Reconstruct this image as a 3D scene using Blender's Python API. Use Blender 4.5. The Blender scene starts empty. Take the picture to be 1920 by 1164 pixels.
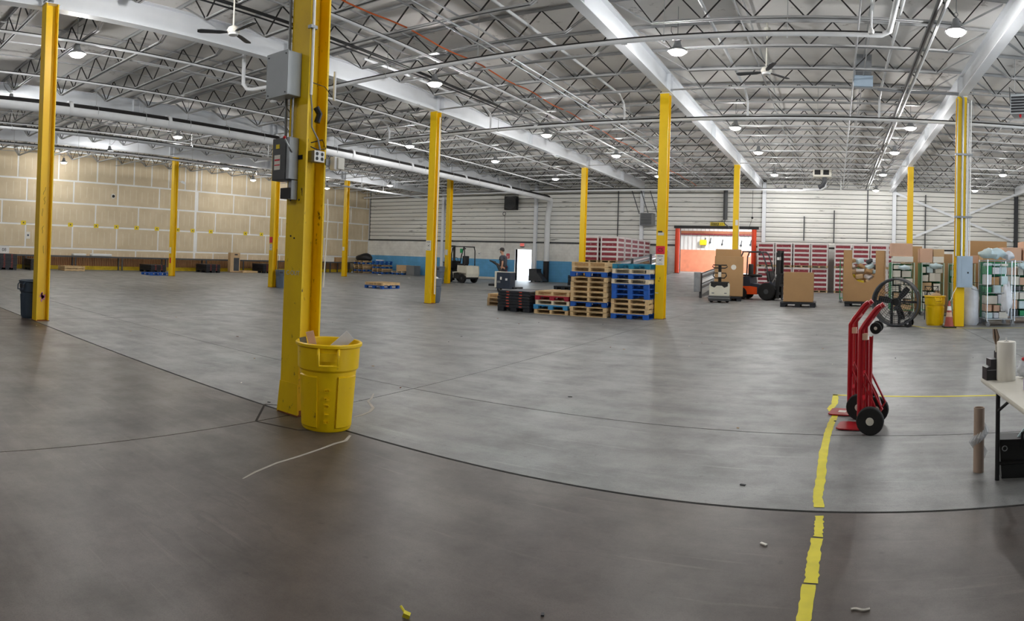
import bpy, bmesh, math, random
from mathutils import Matrix, Vector, Euler
random.seed(7)
PI = math.pi
sc = bpy.context.scene
COL = sc.collection

# ------------------------------------------------------------------ camera (hand-held cylindrical panorama)
F, YAW, ROLL, PITCH, Y0, CAMH = 1209.92, -.5016, -.0316, .0155, 465.07, 1.54
cam = bpy.data.cameras.new('camera')
camo = bpy.data.objects.new('camera', cam); COL.objects.link(camo); sc.camera = camo
cam.type = 'PANO'; cam.panorama_type = 'CENTRAL_CYLINDRICAL'
cam.central_cylindrical_range_u_min = -960 / F; cam.central_cylindrical_range_u_max = 960 / F
cam.central_cylindrical_range_v_min = -(1164 - Y0) / F; cam.central_cylindrical_range_v_max = Y0 / F
cam.central_cylindrical_radius = 1.0
cam.clip_start = .05; cam.clip_end = 500
_Ry = Matrix(((math.cos(YAW), -math.sin(YAW), 0), (math.sin(YAW), math.cos(YAW), 0), (0, 0, 1)))
_Rr = Matrix(((math.cos(ROLL), 0, -math.sin(ROLL)), (0, 1, 0), (math.sin(ROLL), 0, math.cos(ROLL))))
_Rp = Matrix(((1, 0, 0), (0, math.cos(PITCH), math.sin(PITCH)), (0, -math.sin(PITCH), math.cos(PITCH))))
_B = Matrix(((1, 0, 0), (0, 0, 1), (0, -1, 0)))
_M = (_B @ _Rp @ _Rr @ _Ry).transposed().to_4x4(); _M.translation = (0, 0, CAMH)
camo.matrix_world = _M

# ------------------------------------------------------------------ daylight outside, exposure
world = bpy.data.worlds.new('daylight'); sc.world = world; world.use_nodes = True
_bg = world.node_tree.nodes['Background']
_bg.inputs[0].default_value = (.80, .90, 1.0, 1); _bg.inputs[1].default_value = 5.0
sc.view_settings.view_transform = 'Standard'; sc.view_settings.look = 'None'
sc.view_settings.gamma = 1.0; sc.view_settings.use_curve_mapping = False
sc.view_settings.exposure = 0.0
sc.cycles.max_bounces = 5; sc.cycles.diffuse_bounces = 3; sc.cycles.glossy_bounces = 1; sc.cycles.transparent_max_bounces = 8
sc.cycles.adaptive_threshold = .1; sc.cycles.caustics_reflective = False; sc.cycles.caustics_refractive = False
LAMP_W = 156.0          # watts of one high-bay lamp
def portal(loc, rot, sx, sy):
    l = bpy.data.lights.new('doorway_daylight', 'AREA'); l.shape = 'RECTANGLE'; l.size = sx; l.size_y = sy
    l.cycles.is_portal = True
    o = bpy.data.objects.new('doorway_daylight', l); COL.objects.link(o); o.location = loc; o.rotation_euler = rot
portal((13.9, 10.5, 2.0), (0, PI / 2, 0), 4, 9)
portal((-20.85, 40.2, 1.1), (-PI / 2, 0, 0), 1.2, 2.2)

# ------------------------------------------------------------------ helpers
class MB:
    """collects shapes; build() links them as one mesh object"""
    def __init__(s): s.v = []; s.f = []; s.m = []; s.mi = 0
    def _add(s, vs, fs):
        b = len(s.v); s.v += [tuple(p) for p in vs]
        for f in fs: s.f.append(tuple(i + b for i in f)); s.m.append(s.mi)
        return s
    def box(s, x0, x1, y0, y1, z0, z1):
        return s._add([(x0,y0,z0),(x1,y0,z0),(x1,y1,z0),(x0,y1,z0),(x0,y0,z1),(x1,y0,z1),(x1,y1,z1),(x0,y1,z1)],
                      [(0,3,2,1),(4,5,6,7),(0,1,5,4),(1,2,6,5),(2,3,7,6),(3,0,4,7)])
    def cbox(s, c, d, rot=None):
        R = Euler(rot).to_matrix() if rot else Matrix.Identity(3)
        vs = [Vector(c) + R @ Vector((sx*d[0]/2, sy*d[1]/2, sz*d[2]/2)) for sz in (-1,1) for sx,sy in ((-1,-1),(1,-1),(1,1),(-1,1))]
        return s._add(vs, [(0,3,2,1),(4,5,6,7),(0,1,5,4),(1,2,6,5),(2,3,7,6),(3,0,4,7)])
    def rbox(s, x0, x1, y0, y1, z0, z1, r=.02):
        """box with chamfered edges (all 12)"""
        bm = bmesh.new(); bmesh.ops.create_cube(bm, size=1)
        for v in bm.verts: v.co = ((x0+x1)/2+v.co.x*(x1-x0), (y0+y1)/2+v.co.y*(y1-y0), (z0+z1)/2+v.co.z*(z1-z0))
        bmesh.ops.bevel(bm, geom=bm.edges[:], offset=r, segments=2, affect='EDGES', profile=.5)
        bm.verts.index_update()
        s._add([v.co[:] for v in bm.verts], [[v.index for v in f.verts] for f in bm.faces]); bm.free(); return s
    def bar(s, p, q, w, h, up=(0,0,1)):
        p, q = Vector(p), Vector(q); d = (q - p).normalized(); up = Vector(up)
        if abs(d.dot(up)) > .99: up = Vector((1,0,0))
        x = d.cross(up).normalized(); y = x.cross(d).normalized()
        vs = [e + x*sx*w/2 + y*sy*h/2 for e in (p, q) for sx, sy in ((-1,-1),(1,-1),(1,1),(-1,1))]
        return s._add(vs, [(0,3,2,1),(4,5,6,7),(0,1,5,4),(1,2,6,5),(2,3,7,6),(3,0,4,7)])
    def tube(s, pts, r, n=8, caps=True, closed=False):
        pts = [Vector(p) for p in pts]; N = len(pts); rr = r if isinstance(r, (list, tuple)) else [r]*N
        b = len(s.v); ref = None
        for i, p in enumerate(pts):
            if closed: d = (pts[(i+1) % N] - pts[i-1])
            else: d = (pts[min(i+1, N-1)] - pts[max(i-1, 0)])
            d.normalize()
            if ref is None:
                ref = Vector((0,0,1)) if abs(d.z) < .9 else Vector((1,0,0))
            x = (ref - d * ref.dot(d)).normalized(); ref = x; y = d.cross(x)
            for k in range(n):
                a = 2*PI*k/n; s.v.append(tuple(p + (x*math.cos(a) + y*math.sin(a))*rr[i]))
        for i in range(N if closed else N-1):
            j = (i+1) % N
            for k in range(n):
                k2 = (k+1) % n
                s.f.append((b+i*n+k, b+i*n+k2, b+j*n+k2, b+j*n+k)); s.m.append(s.mi)
        if caps and not closed:
            s.f.append(tuple(b+k for k in reversed(range(n)))); s.m.append(s.mi)
            s.f.append(tuple(b+(N-1)*n+k for k in range(n))); s.m.append(s.mi)
        return s
    def cyl(s, p, q, r, n=16, r2=None): return s.tube([p, q], [r, r if r2 is None else r2], n)
    def lathe(s, prof, n=24, c=(0,0,0), axis='Z', capb=True, capt=True):
        b = len(s.v); cx, cy, cz = c
        for r, z in prof:
            for k in range(n):
                a = 2*PI*k/n; u, w = r*math.cos(a), r*math.sin(a)
                s.v.append({'Z': (cx+u, cy+w, cz+z), 'X': (cx+z, cy+u, cz+w), 'Y': (cx+w, cy+z, cz+u)}[axis])
        m = len(prof)
        for i in range(m-1):
            for k in range(n):
                k2 = (k+1) % n
                s.f.append((b+i*n+k, b+i*n+k2, b+(i+1)*n+k2, b+(i+1)*n+k)); s.m.append(s.mi)
        if capb: s.f.append(tuple(b+k for k in reversed(range(n)))); s.m.append(s.mi)
        if capt: s.f.append(tuple(b+(m-1)*n+k for k in range(n))); s.m.append(s.mi)
        return s
    def prism(s, poly, a, b, axis='Y'):
        """poly = 2-D outline; axis 'Y': (x,z) swept y a..b; 'X': (y,z); 'Z': (x,y)"""
        def P(u, w, t): return {'Y': (u,t,w), 'X': (t,u,w), 'Z': (u,w,t)}[axis]
        n = len(poly); vs = [P(u,w,a) for u,w in poly] + [P(u,w,b) for u,w in poly]
        fs = [tuple(range(n)), tuple(reversed(range(n, 2*n)))] + [(i, n+i, n+(i+1)%n, (i+1)%n) for i in range(n)]
        return s._add(vs, fs)
    def sphere(s, c, r, n=12, m=8):
        r = (r, r, r) if not isinstance(r, (list, tuple)) else r
        b = len(s.v)
        for i in range(m+1):
            t = PI*i/m
            for k in range(n):
                a = 2*PI*k/n
                s.v.append((c[0]+r[0]*math.sin(t)*math.cos(a), c[1]+r[1]*math.sin(t)*math.sin(a), c[2]+r[2]*math.cos(t)))
        for i in range(m):
            for k in range(n):
                k2 = (k+1) % n
                s.f.append((b+i*n+k, b+(i+1)*n+k, b+(i+1)*n+k2, b+i*n+k2)); s.m.append(s.mi)
        return s
    def torus(s, c, R, r, axis='Y', n=24, m=8):
        pts = []
        for k in range(n):
            a = 2*PI*k/n; u, w = R*math.cos(a), R*math.sin(a)
            pts.append({'Y': (c[0]+u, c[1], c[2]+w), 'X': (c[0], c[1]+u, c[2]+w), 'Z': (c[0]+u, c[1]+w, c[2])}[axis])
        return s.tube(pts, r, m, closed=True)
    def xf(s, M):
        s.v = [tuple(M @ Vector(p)) for p in s.v]; return s
    def mesh(s, name, mats, smooth=False):
        me = bpy.data.meshes.new(name); me.from_pydata(s.v, [], s.f)
        for m in (mats if isinstance(mats, (list, tuple)) else [mats]): me.materials.append(m)
        if any(s.m): me.polygons.foreach_set('material_index', s.m)
        bm = bmesh.new(); bm.from_mesh(me); bmesh.ops.recalc_face_normals(bm, faces=bm.faces[:]); bm.to_mesh(me); bm.free()
        if smooth:
            me.polygons.foreach_set('use_smooth', [True]*len(me.polygons))
            try: me.set_sharp_from_angle(angle=math.radians(38))
            except Exception: pass
        me.update(); return me
    def build(s, name, mats, parent=None, smooth=False, loc=None, rot=None):
        return link(name, s.mesh(name, mats, smooth), parent, loc, rot)
def link(name, me, parent=None, loc=None, rot=None):
    o = bpy.data.objects.new(name, me); COL.objects.link(o)
    if parent: o.parent = parent
    if loc: o.location = loc
    if rot: o.rotation_euler = rot
    return o
def tag(o, label=None, cat=None, group=None, kind=None):
    if label: o['label'] = label
    if cat: o['category'] = cat
    if group: o['group'] = group
    if kind: o['kind'] = kind
    return o
def thing(name, label, cat, loc=(0,0,0), rz=0, group=None):
    o = bpy.data.objects.new(name, None); COL.objects.link(o); o.empty_display_size = .1
    o.location = loc; o.rotation_euler = (0, 0, rz)
    return tag(o, label, cat, group)
def copy_tree(root, loc, rz=0, label=None, group=None, rot=None):
    r = root.copy(); COL.objects.link(r); r.location = loc; r.rotation_euler = rot or (0, 0, rz)
    if label: r['label'] = label
    if group: r['group'] = group
    for ch in list(root.children):
        c = ch.copy(); COL.objects.link(c); c.parent = r
        for g in list(ch.children):
            d = g.copy(); COL.objects.link(d); d.parent = c
    return r
def text_mesh(txt, size, mat, name, parent, loc, rot, ext=.001, align='CENTER', sx=1.0):
    cu = bpy.data.curves.new('t', 'FONT'); cu.body = txt; cu.size = size; cu.extrude = ext
    cu.align_x = align; cu.align_y = 'CENTER'
    to = bpy.data.objects.new('t', cu); COL.objects.link(to)
    dg = bpy.context.evaluated_depsgraph_get()
    me = bpy.data.meshes.new_from_object(to.evaluated_get(dg)); bpy.data.objects.remove(to)
    me.materials.clear(); me.materials.append(mat)
    o = link(name, me, parent, loc, rot); o.scale = (sx, 1, 1); return o

# ------------------------------------------------------------------ materials (all procedural)
def s2l(c): return tuple(((x/255)/12.92 if x/255 <= .04045 else ((x/255+.055)/1.055)**2.4) for x in c)
class N:
    def __init__(s, name):
        s.mat = bpy.data.materials.new(name); s.mat.use_nodes = True; s.nt = s.mat.node_tree
        s.b = s.nt.nodes['Principled BSDF']
    def n(s, t, **k):
        x = s.nt.nodes.new(t)
        for a, v in k.items():
            if a.startswith('i_'): x.inputs[a[2:].replace('_', ' ')].default_value = v
            else: setattr(x, a, v)
        return x
    def l(s, a, b): s.nt.links.new(a, b)
    def coord(s, kind='Object', scale=(1,1,1)):
        t = s.n('ShaderNodeTexCoord'); m = s.n('ShaderNodeMapping'); m.inputs['Scale'].default_value = scale
        s.l(t.outputs[kind], m.inputs[0]); return m.outputs[0]
    def geo(s, scale=(1,1,1)):
        t = s.n('ShaderNodeNewGeometry'); m = s.n('ShaderNodeMapping'); m.inputs['Scale'].default_value = scale
        s.l(t.outputs['Position'], m.inputs[0]); return m.outputs[0]
    def noise(s, vec, scale, detail=4, rough=.55):
        x = s.n('ShaderNodeTexNoise'); x.inputs['Scale'].default_value = scale; x.inputs['Detail'].default_value = detail
        x.inputs['Roughness'].default_value = rough; s.l(vec, x.inputs['Vector']); return x.outputs['Fac']
    def ramp(s, fac, stops):
        r = s.n('ShaderNodeValToRGB'); e = r.color_ramp.elements
        while len(e) < len(stops): e.new(.5)
        for el, (p, c) in zip(e, stops): el.position = p; el.color = (*c, 1) if len(c) == 3 else c
        s.l(fac, r.inputs[0]); return r.outputs[0]
    def mix(s, fac, a, b, mode='MIX'):
        m = s.n('ShaderNodeMix', data_type='RGBA', blend_type=mode)
        for sock, v in ((m.inputs[0], fac), (m.inputs[6], a), (m.inputs[7], b)):
            if hasattr(v, 'links') or isinstance(v, bpy.types.NodeSocket): s.l(v, sock)
            elif isinstance(v, (int, float)): sock.default_value = v
            else: sock.default_value = (*v, 1)
        return m.outputs[2]
    def math(s, op, a, b=0.0, clamp=False):
        m = s.n('ShaderNodeMath', operation=op); m.use_clamp = clamp
        for i, v in enumerate((a, b)):
            if isinstance(v, (int, float)): m.inputs[i].default_value = v
            else: s.l(v, m.inputs[i])
        return m.outputs[0]
    def bump(s, fac, strength=.2, dist=.01):
        b = s.n('ShaderNodeBump'); b.inputs['Strength'].default_value = strength; b.inputs['Distance'].default_value = dist
        s.l(fac, b.inputs['Height']); s.l(b.outputs[0], s.b.inputs['Normal'])
    def col(s, v):
        if isinstance(v, bpy.types.NodeSocket): s.l(v, s.b.inputs['Base Color'])
        else: s.b.inputs['Base Color'].default_value = (*v, 1)
    def rough(s, r, metal=0.0):
        if isinstance(r, bpy.types.NodeSocket): s.l(r, s.b.inputs['Roughness'])
        else: s.b.inputs['Roughness'].default_value = r
        s.b.inputs['Metallic'].default_value = metal
M = {}
def mat(name, rgb, rough=.6, metal=0.0, var=.12, scale=3.0, dirt=None, dirt_amt=.55, dscale=6.0, stretch=(1,1,1), bump=0.0, spec=None):
    """painted / plastic / wood surface: base colour with mottling and optional dirt or wear patches"""
    k = N(name); base = s2l(rgb); g = k.geo(stretch)
    n1 = k.noise(g, scale, 5)
    lo = tuple(x*(1-var) for x in base); hi = tuple(min(1, x*(1+var)) for x in base)
    c = k.ramp(n1, [(.3, lo), (.7, hi)])
    if dirt:
        n2 = k.noise(g, dscale, 8, .7)
        f = k.ramp(n2, [(dirt_amt, (0,0,0)), (min(.99, dirt_amt+.07), (1,1,1))])
        c = k.mix(f, c, s2l(dirt))
    k.col(c); k.rough(rough, metal)
    if bump: k.bump(k.noise(g, scale*12, 4), bump, .004)
    if spec is not None: k.b.inputs['Specular IOR Level'].default_value = spec
    M[name] = k.mat; return k.mat
def emit(name, rgb, strength):
    k = N(name); k.col(s2l(rgb)); k.b.inputs['Emission Color'].default_value = (*s2l(rgb), 1)
    k.b.inputs['Emission Strength'].default_value = strength; M[name] = k.mat

def concrete(name, a, b, stain, r0):
    k = N(name); g = k.geo(); gs = k.geo((.25, 1.6, 1))
    big = k.noise(g, .35, 6, .6); mid = k.noise(g, 1.7, 8, .68); streak = k.noise(gs, 2.2, 6, .6); fine = k.noise(g, 42, 3)
    c = k.ramp(big, [(.34, s2l(a)), (.66, s2l(b))])
    c = k.mix(k.math('MULTIPLY', k.ramp(k.noise(g, .6, 5, .6), [(.52, (0,0,0)), (.66, (1,1,1))]), .6), c, tuple(x*f for x, f in zip(s2l(b), (.92, 1.0, .98))))
    c = k.mix(k.math('MULTIPLY', k.ramp(mid, [(.40, (0,0,0)), (.68, (1,1,1))]), .75), c, s2l(stain))
    c = k.mix(k.math('MULTIPLY', k.ramp(streak, [(.5, (0,0,0)), (.78, (1,1,1))]), .45), c, tuple(min(1, x*1.3) for x in s2l(b)))
    c = k.mix(k.math('MULTIPLY', k.ramp(fine, [(.3, (1,1,1)), (.5, (0,0,0))]), .18), c, tuple(x*.55 for x in s2l(a)))
    sp = k.noise(g, 9, 2, .5)
    c = k.mix(k.math('MULTIPLY', k.ramp(sp, [(.70, (0,0,0)), (.76, (1,1,1))]), .35), c, tuple(x*.45 for x in s2l(stain)))
    ln = k.n('ShaderNodeMapping'); ln.inputs['Rotation'].default_value = (0, 0, .6); ln.inputs['Scale'].default_value = (.35, 1.5, 1); k.l(g, ln.inputs[0])
    hair = k.noise(ln.outputs[0], 1.3, 3, .5); mask = k.ramp(k.noise(g, .8, 3), [(.48, (0,0,0)), (.60, (1,1,1))])
    hl = k.math('MULTIPLY', k.math('LESS_THAN', k.math('ABSOLUTE', k.math('SUBTRACT', hair, .5)), .0035), mask)
    c = k.mix(k.math('MULTIPLY', hl, .18), c, tuple(x*.4 for x in s2l(stain)))
    sc2 = k.noise(k.geo((.5, 9, 1)), 1.6, 4, .6)
    c = k.mix(k.math('MULTIPLY', k.ramp(sc2, [(.62, (0,0,0)), (.70, (1,1,1))]), .30), c, tuple(min(1, x*1.5) for x in s2l(b)))
    gr = k.noise(g, 130, 2, .5)
    c = k.mix(k.math('MULTIPLY', k.ramp(gr, [(.35, (1,1,1)), (.55, (0,0,0))]), .30), c, tuple(x*.6 for x in s2l(a)))
    k.col(c); k.rough(k.math('ADD', k.math('MULTIPLY', mid, .28), r0)); k.bump(k.math('ADD', mid, k.math('MULTIPLY', fine, .3)), .12, .004)
    k.b.inputs['Specular IOR Level'].default_value = .42
    M[name] = k.mat
concrete('floor_brown', (90,81,76), (108,99,93), (64,57,53), .25)
concrete('floor_grey', (138,139,138), (162,163,162), (108,108,107), .30)
mat('joint', (48,42,38), .9, var=.3, scale=20)
mat('yellow_paint', (254,206,12), .40, var=.08, scale=1.5, dirt=(120,84,20), dirt_amt=.66, dscale=9, stretch=(1,1,.45))
mat('yellow_dirty', (250,204,14), .45, var=.14, scale=2.5, dirt=(104,80,20), dirt_amt=.61, dscale=14, stretch=(1,1,.5))
mat('girder_white', (240,243,247), .5, var=.06, scale=.8, dirt=(160,160,160), dirt_amt=.68, dscale=2)
mat('joist_white', (186,187,188), .5, var=.08, scale=2)
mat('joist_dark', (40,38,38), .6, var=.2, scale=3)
mat('pipe_white', (236,238,240), .4, var=.06, scale=2, dirt=(120,116,112), dirt_amt=.72, dscale=3)
mat('pipe_grey', (150,152,156), .4, .3, var=.1)
mat('conduit', (176,180,186), .3, .7, var=.08)
mat('deck', (238,235,231), .8, var=.10, scale=.5, dirt=(176,170,164), dirt_amt=.60, dscale=1.2)
def drywall():
    k = N('drywall'); t = k.n('ShaderNodeTexCoord'); sp = k.n('ShaderNodeSeparateXYZ'); k.l(t.outputs['Object'], sp.inputs[0])
    n = k.noise(k.geo(), 1.2, 4)
    c = k.ramp(n, [(.3, s2l((216,198,165))), (.7, s2l((230,213,182)))])
    fr = k.math('FRACT', k.math('ADD', k.math('MULTIPLY', sp.outputs[1], 2.42), .5))
    ln = k.math('LESS_THAN', fr, .055)
    zz = k.math('LESS_THAN', k.math('ABSOLUTE', k.math('ADD', sp.outputs[2], k.math('MULTIPLY', k.math('SUBTRACT', k.noise(k.geo(), 3, 1), .5), .4))), .36)
    m = k.math('MULTIPLY', ln, zz)
    k.col(k.mix(k.math('MULTIPLY', m, .8), c, s2l((244,236,218)))); k.rough(.85); M['drywall'] = k.mat
drywall()
mat('tape_white', (252,251,248), .8, var=.04)
mat('siding', (240,239,233), .55, var=.07, scale=.7, dirt=(112,110,106), dirt_amt=.61, dscale=2.2, stretch=(.3,1,3.0))
mat('siding_gap', (40,38,36), .9)
def block(name, rgb):
    k = N(name); t = k.geo(); mp = k.n('ShaderNodeMapping'); mp.inputs['Rotation'].default_value = (PI/2, 0, 0); k.l(t, mp.inputs[0])
    br = k.n('ShaderNodeTexBrick'); k.l(mp.outputs[0], br.inputs['Vector']); br.inputs['Scale'].default_value = 1
    br.inputs['Brick Width'].default_value = .4; br.inputs['Row Height'].default_value = .2; br.inputs['Mortar Size'].default_value = .008
    base = s2l(rgb); n = k.noise(t, 1.5, 6, .65)
    c = k.ramp(n, [(.3, tuple(x*.82 for x in base)), (.7, tuple(min(1, x*1.1) for x in base))])
    c = k.mix(k.math('MULTIPLY', br.outputs['Fac'], .3), c, tuple(x*.6 for x in base))
    k.col(c); k.rough(.7); k.bump(k.math('SUBTRACT', 1.0, br.outputs['Fac']), .4, .01); M[name] = k.mat
block('block_white', (246,244,238)); block('block_blue', (104,178,228))
mat('black', (26,26,28), .5, var=.2); mat('rubber', (24,24,25), .75, var=.25, scale=8)
mat('dark_grey', (66,68,72), .5, var=.15); mat('mid_grey', (128,130,132), .5, var=.1)
mat('galv', (160,164,168), .4, .5, var=.15, scale=6); mat('steel', (190,190,192), .3, .8)
mat('elec_grey', (172,178,182), .4, .1, var=.06); mat('elec_dark', (76,78,80), .45, var=.1)
mat('panel_blue', (174,194,212), .4, var=.05)
mat('white', (238,238,236), .5, var=.03); mat('offwhite', (222,218,206), .5, var=.05)
mat('red', (196,24,36), .35, var=.1); mat('hand_red', (178,18,34), .3, var=.12, dirt=(90,20,24), dirt_amt=.68, dscale=14)
mat('orange', (236,84,28), .4, var=.06); mat('dock_orange', (244,74,30), .4, var=.05); mat('orange_wall', (240,150,116), .7, var=.08)
mat('brown_steel', (158,98,70), .7, var=.2, scale=2); mat('yellow_curb', (224,190,34), .6, var=.2, dirt=(96,80,40), dirt_amt=.6, dscale=8)
mat('cardboard', (186,148,104), .8, var=.06, scale=1.5); mat('cardboard_light', (208,176,136), .8, var=.06); mat('cardboard_pink', (222,182,156), .8, var=.05)
mat('pallet_wood', (222,190,142), .75, var=.18, scale=5, stretch=(1,1,3)); mat('pallet_old', (186,158,120), .8, var=.2, scale=5)
mat('pallet_pale', (228,212,184), .75, var=.12, scale=5)
mat('pallet_blue', (28,92,182), .6, var=.18, scale=5, dirt=(150,150,140), dirt_amt=.72, dscale=12); mat('pallet_teal', (32,128,160), .6, var=.15, scale=5)
mat('pallet_red', (160,30,50), .6, var=.15, scale=5); mat('pallet_lightblue', (60,140,190), .6, var=.15, scale=5)
mat('plastic_black', (30,33,40), .38, var=.2, scale=4); mat('mark_orange', (186,70,52), .6, var=.1)
mat('bin_grey', (104,116,132), .45, var=.08, scale=2); mat('bin_navy', (66,80,96), .45, var=.1)
mat('can_yellow', (255,208,0), .38, var=.06, scale=2, dirt=(176,128,20), dirt_amt=.64, dscale=11)
mat('tape_yellow', (238,224,60), .6, var=.08, scale=9, dirt=(190,180,120), dirt_amt=.70, dscale=20)
mat('cage_green', (40,140,92), .4, .2, var=.1); mat('cage_pale', (206,226,214), .4, .2, var=.08)
mat('chrome', (214,222,230), .22, .6, var=.05)
mat('skin', (206,156,128), .55, var=.05); mat('shirt', (66,68,76), .85, var=.15, scale=6); mat('trousers', (48,48,56), .85, var=.15)
mat('cap', (64,60,60), .8); mat('hair', (60,46,38), .8)
mat('navy_truck', (44,54,70), .45, var=.15); mat('truck_cream', (228,224,208), .45, var=.06, dirt=(150,140,120), dirt_amt=.70)
mat('can_red', (134,34,48), .45, var=.15, scale=8, dirt=(206,190,190), dirt_amt=.60, dscale=9); mat('can_white', (214,206,204), .35, var=.06)
mat('paper', (240,236,226), .6, var=.04); mat('lavender', (172,160,196), .5, var=.15, scale=20); mat('leather', (36,37,38), .35, var=.15)
mat('tag_yellow', (240,212,30), .5); mat('sign_red', (222,40,62), .5); mat('pink_paint', (206,130,176), .6, var=.15, scale=25)
mat('green_tape', (22,170,100), .4); mat('cyan_bag', (206,228,234), .35, var=.12, scale=5); mat('poly_white', (226,230,238), .45, var=.12, scale=4)
mat('tube_card', (172,150,134), .75, var=.08); mat('cone_orange', (176,84,72), .6, var=.15, dirt=(120,70,70), dirt_amt=.6)
mat('crack_grey', (176,170,160), .8, var=.15, scale=9)
mat('rust', (128,74,40), .8, var=.3, scale=10); mat('orange_cable', (230,110,50), .5)
emit('lamp_lens', (255,252,244), 9.0); emit('exit_glow', (232,120,112), .6)
def film():
    k = N('clear_film'); k.col((.9,.93,.96)); k.rough(.12); k.b.inputs['Alpha'].default_value = .38
    k.b.inputs['Specular IOR Level'].default_value = .8; M['clear_film'] = k.mat
film()

# ------------------------------------------------------------------ the setting
GX = [-35.2, -28.65, -20.45, -12.2, -4.65, 3.3, 11.2, 14.0]      # girder lines (walls at both ends)
ZB, ZD = 6.18, 6.88                                              # girder underside, deck underside
WY = 39.8                                                        # back wall
RY = [4.25, 17.0, 29.75]                                         # column rows

floor = MB().box(-35.2, 14, -14, 40.0, -.30, -.030).build('floor', M['joint']); tag(floor, 'grey concrete warehouse floor cast in jointed slabs', kind='structure')
_ysl = [-14, 4.1, 5.95, 17.1, 29.8, 40.0]
_xsl = [-35.2, -28.65, -20.45, -12.2, -4.5, 3.3, 14.0]
for j in range(len(_ysl)-1):
    g = .014
    for i in range(len(_xsl)-1):
        x0, x1, y0, y1 = _xsl[i]+.007, _xsl[i+1]-.007, _ysl[j]+(.016 if j == 1 else g/2), _ysl[j+1]-(.016 if j == 0 else g/2)
        MB().box(x0, x1, y0, y1, -.03, random.uniform(-.001, 0)).build('floor_slab', M['floor_brown' if j == 0 else 'floor_grey'], floor)

ceiling = MB().box(-35.2, 14, -14, 40.0, ZD, ZD+.15).build('ceiling', M['deck']); tag(ceiling, kind='structure')
# girders
for gi, x in enumerate(GX[1:-1]):
    m = MB(); y0, y1 = (-13.9, WY-.25)
    m.box(x-.115, x+.115, y0, y1, ZB, ZB+.022).box(x-.115, x+.115, y0, y1, ZB+.51, ZB+.532).box(x-.007, x+.007, y0, y1, ZB+.022, ZB+.51)
    gd = m.build('girder', M['girder_white'], ceiling)
    st = MB().box(-.105, .105, -.006, .006, ZB+.022, ZB+.51).mesh('stiffener', M['girder_white'])
    for y in RY + [10.6, 23.4, 35]:
        for d in (-.12, .12): link('stiffener', st, gd, (x, y+d, 0))
# bar joists, one mesh per bay shared along the depth
JY = [17.0 + 1.6*k for k in range(-10, 15)]
for b in range(len(GX)-1):
    xa, xb = GX[b], GX[b+1]
    if b == 0: xa += .02
    if b == len(GX)-2: xb -= .02
    L = xb - xa; cl = .95
    for ext in (0, 1):
        zt, zb = ZD-.02, ZD-.60
        c = MB()
        for s in (-1, 1):
            c.box(xa, xb, s*.012, s*.057, zt-.006, zt); c.box(xa, xb, s*.012, s*.018, zt-.05, zt)
            c.box(xa+cl, xb-cl, s*.012, s*.057, zb, zb+.006); c.box(xa+cl, xb-cl, s*.012, s*.018, zb, zb+.05)
            for e, o in ((xa, 1), (xb, -1)):
                if ext: c.box(min(e+o*.02, e+o*cl), max(e+o*.02, e+o*cl), s*.012, s*.062, zb-.002, zb+.01)
                c.bar((e+o*cl, s*.034, zb+.003), (e+o*.14, s*.034, zt-.09), .045, .012)
        cm = c.mesh('roof_joist', M['joist_white'])
        w = MB(); n = max(4, int(round((L-2*cl)/.56))); n += n % 2
        xs = [xa+cl+(L-2*cl)*i/n for i in range(n+1)]
        for i in range(n):
            za, zc = (zb+.02, zt-.03) if i % 2 == 0 else (zt-.03, zb+.02)
            w.bar((xs[i], 0, za), (xs[i+1], 0, zc), .024, .024, (0,1,0))
        for e, o, x in ((xa, 1, xs[0]), (xb, -1, xs[-1])): w.bar((x, 0, zb+.02), (x-o*.42, 0, zt-.03), .022, .022, (0,1,0))
        wm = w.mesh('web', M['joist_dark'])
        for y in JY:
            if xa > 3 and y < 6: continue
            if ext != int(any(abs(y-r) < .3 for r in RY)): continue
            j = link('roof_joist', cm, ceiling, (0, y, 0)); link('web', wm, j)
    # bridging rods running along the depth
    for t in (.34, .66):
        x = xa + L*t
        MB().bar((x, 1.0, zb+.06), (x, 39.4, zb+.06), .03, .03).bar((x, 1.0, zt-.07), (x, 39.4, zt-.07), .03, .03).build('bridging_rod', M['joist_white'], ceiling)

# left wall: taped drywall sheets
wl = MB().box(-35.5, -35.215, -14, 40.0, 0, ZD).build('wall_left', M['tape_white']); tag(wl, kind='structure')
_rows = [(1.22, 2.55, .95), (2.55, 3.88, 2.4), (3.88, 5.18, .95), (.0, 1.22, 2.3), (5.18, 6.86, 0)]
for ri, (z0, z1, off) in enumerate(_rows):
    wdt = 2.9 if ri < 4 else 1.24
    y = -4 + off
    while y < 39.7:
        y1 = min(y + wdt, 39.75)
        segs = [(y, y1)]
        if y < 22.9 < y1: segs = [(y, 22.86), (22.94, y1)]
        for a, b2 in segs:
            if b2 - a < .14: continue
            h = (z1-z0)/2-.05; w2 = (b2-a)/2-.05
            MB().box(-.008, .008, -w2, w2, -h, h).build('drywall_sheet', M['drywall'], wl, loc=(-35.207, (a+b2)/2, (z0+z1)/2))
        y = y1
# brown corrugated dock skirt and yellow curb at its foot
sk = MB().box(-35.19, -35.05, 4, 37.5, .22, .80); skirt = sk.build('dock_skirt', M['brown_steel']); tag(skirt, 'brown ribbed steel skirt along the foot of the beige wall', 'wall skirt')
rib = MB()
_y = 4.05
while _y < 37.4: rib.box(-35.05, -34.99, _y, _y+.045, .22, .78); _y += .115
ro = rib.build('rib', M['cardboard'], skirt); ro['kind'] = 'stuff'
MB().box(-35.19, -34.9, 4, 37.5, 0, .22).build('curb', M['yellow_curb'], skirt)

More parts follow.
